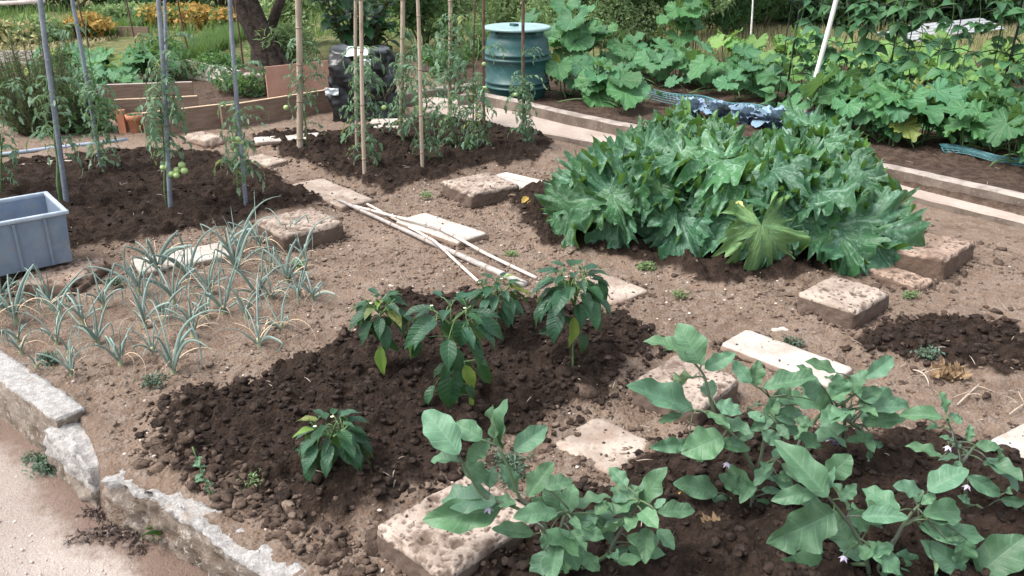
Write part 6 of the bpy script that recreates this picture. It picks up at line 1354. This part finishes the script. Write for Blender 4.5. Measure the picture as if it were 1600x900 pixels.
def creeper(label, px, py, r, n, mat, z, seed, L=.018, cat='weed'):
    g = W(px, py, -.19) if z == 'path' else G(px, py); rt = thing('creeping_weed', label, cat, g); rs = random.Random(seed); m2 = MB(); P_ = []; D_ = []
    for k in range(26):
        a = rs.uniform(0, 6.28); q = r * rs.uniform(.3, 1.1); e = Vector((math.cos(a) * q * 1.2, math.sin(a) * q * .8, rs.uniform(.005, .035))); pts = bez(Vector((0, 0, .01)), e * .5 + Vector((0, 0, .035)), e, 8); m2.tube(pts, .0014, 4)
        for p in pts[1:]:
            for _ in range(n): P_.append(p + Vector((rs.gauss(0, .008), rs.gauss(0, .008), rs.gauss(.004, .005)))); D_.append((math.cos(a) + rs.gauss(0, .8), math.sin(a) + rs.gauss(0, .8), rs.gauss(.2, .4)))
    m2.build('stem', M['brst'], rt); link('foliage', leaves_mesh('foliage', M[mat], 0, lambda r_, n_: (np.array(P_), np.array(D_)), L, L * .45, seed, 0), rt)
creeper('dark green creeping weed at the crack between kerb pieces', 88, 728, .10, 7, 'crp', 'path', 1)
creeper('large withered purplish-brown creeping weed on the path', 205, 828, .15, 7, 'drycrp', 'path', 2, .02)
creeper('silvery low weed behind the front aubergine', 790, 738, .10, 3, 'crp', None, 3)
creeper('small blue-green weed in the onion soil near the pepper bed', 242, 606, .045, 1, 'crp', None, 4)
creeper('tiny green weed beside the long kerb', 76, 572, .03, 2, 'crp', None, 5)
creeper('tiny silvery weed in front of the pitted block by the courgettes', 1448, 566, .045, 1, 'crp', None, 6)
creeper('small weed behind the pitted block and slab at mid right', 1235, 545, .045, 1, 'crp', None, 7)
creeper('wisp of weed below the dirty crate block', 180, 450, .045, 1, 'crp', None, 9)
creeper('little green weed below the courgette leaves', 1010, 425, .03, 5, 'pale', None, 8)
rs = random.Random(4); g = G(332, 781); rt = thing('small_weed', 'small upright weed with pale leaves on the soil above the broken kerb', 'weed', g); m2 = MB(); pts = [Vector((-.005 * i, .002 * i, .022 * i)) for i in range(9)]; m2.tube(pts, .0022, 5); m2.build('stem', M['gst'], rt)
for i in range(12):
    a = i * 2.4; add_leaf(rt, rs.choice(EGL), g + pts[1 + i // 2], (math.cos(a), math.sin(a), .2), (0, 0, 1), rs.uniform(.018, .034))
# crumpled dead leaves, roots
def deadleaf(label, px, py, s, mat, n=1, seed=0, spread=.05):
    g = G(px, py, .015); rt = thing('dead_leaf', label, 'dead leaf', g); rs = random.Random(seed)
    for k in range(n):
        me = EGY if mat == 'yel' else pal_leaf('crumpled_leaf', M[mat], 40, 5, 5, .2, .05, 13, rs.uniform(.3, 1.2), .22, .6, seed + k, rs.uniform(-.6, .6)); b = g + Vector((rs.uniform(-spread, spread), rs.uniform(-spread * .6, spread * .6), rs.uniform(0, spread * .7))); add_leaf(rt, me, b, (rs.uniform(-1, 1), rs.uniform(-1, 1), rs.uniform(-.3, .6)), (rs.uniform(-.6, .6), rs.uniform(-.8, .3), 1), s * rs.uniform(.7, 1.1), name='crumpled_leaf')
deadleaf('crumpled tan dead leaf heap beside the dark soil patch at the right', 1478, 594, .036, 'brownleaf', 9, 1, .035)
deadleaf('brown dead leaf between the two front aubergine plants', 1116, 838, .04, 'brownleaf', 3, 12, .03)
deadleaf('curled yellow dead leaf at the edge of the onion bed', 406, 630, .035, 'yel', 1, 20, .0)
deadleaf('yellow fallen leaf under the right side of the front aubergine', 1046, 818, .03, 'yel', 1, 25, .0)
deadleaf('yellow-brown leaf on the soil at the left tip of the courgettes', 825, 318, .06, 'yel', 2, 30, .03)
def roots(label, px, py, px2, py2, seed):
    a, b = G(px, py, .02), G(px2, py2, .02); rs = random.Random(seed); mb = MB(); mid = (a + b) / 2 + Vector((.02, 0, .03)); pts = bez(a, mid, b, 7); mb.tube([p - a for p in pts], [.003, .0034, .0034, .003, .003, .0025, .002, .001], 6)
    for k in range(3):
        o = pts[rs.randint(2, 6)]; e = o + Vector((rs.gauss(0, .05), rs.gauss(0, .04), rs.uniform(-.01, .03))); mb.tube([p - a for p in bez(o, (o + e) / 2 + Vector((rs.gauss(0, .015), 0, .015)), e, 4)], [.002, .0017, .0014, .0012, .0008], 5)
    o = mb.build('dry_root', M['root']); o.location = a; tag(o, label, 'root')
roots('pale branching dry root lying right of the tan dead leaf', 1494, 640, 1530, 606, 1)
roots('thin pale rootlet on the bare soil left of the tan dead leaf', 1425, 585, 1450, 612, 2)
roots('short pale root on the dark soil above the largest block', 605, 752, 615, 775, 3)
roots('pale twig on the soil by the right edge slab', 1575, 655, 1600, 640, 4)

mb = MB(); rs = random.Random(77)
for k in range(420):
    x, y = rs.uniform(-2.6, 3.2), rs.uniform(1.5, 6.2)
    if abs(x) > .62 * y + .3 or sdf_poly(np.array([x]), np.array([y]), OUT_POLY)[0] < .03: continue
    z = float(H(np.array([x]), np.array([y]))[0][0]) + .006; a = rs.uniform(0, 6.28); l = rs.uniform(.012, .055); d = Vector((math.cos(a), math.sin(a), rs.uniform(-.1, .35))) * l
    mb.tube(bez(Vector((x, y, z)), Vector((x, y, z + .006)) + d * .5, Vector((x, y, z)) + d, 3), [.0012, .0014, .0012, .0006], 4)
tag(mb.build('straw_bits', M['root']), kind='stuff')
for k, (px, py, lb) in enumerate([(470, 420, 'tiny green seedling weed on the bare soil between onions and canes'), (668, 312, 'tiny weed between the two stone slabs above the canes'), (800, 405, 'tiny weed beside the rightmost cane'), (1062, 470, 'tiny weed on the bare path behind the tall aubergine sprig'), (395, 765, 'tiny green weed at the edge of the dark bed above the broken kerb'), (1420, 470, 'tiny green weed by the brown soil-smeared block')]):
    creeper(lb, px, py, .028, 1, 'pale', None, 60 + k, .014)
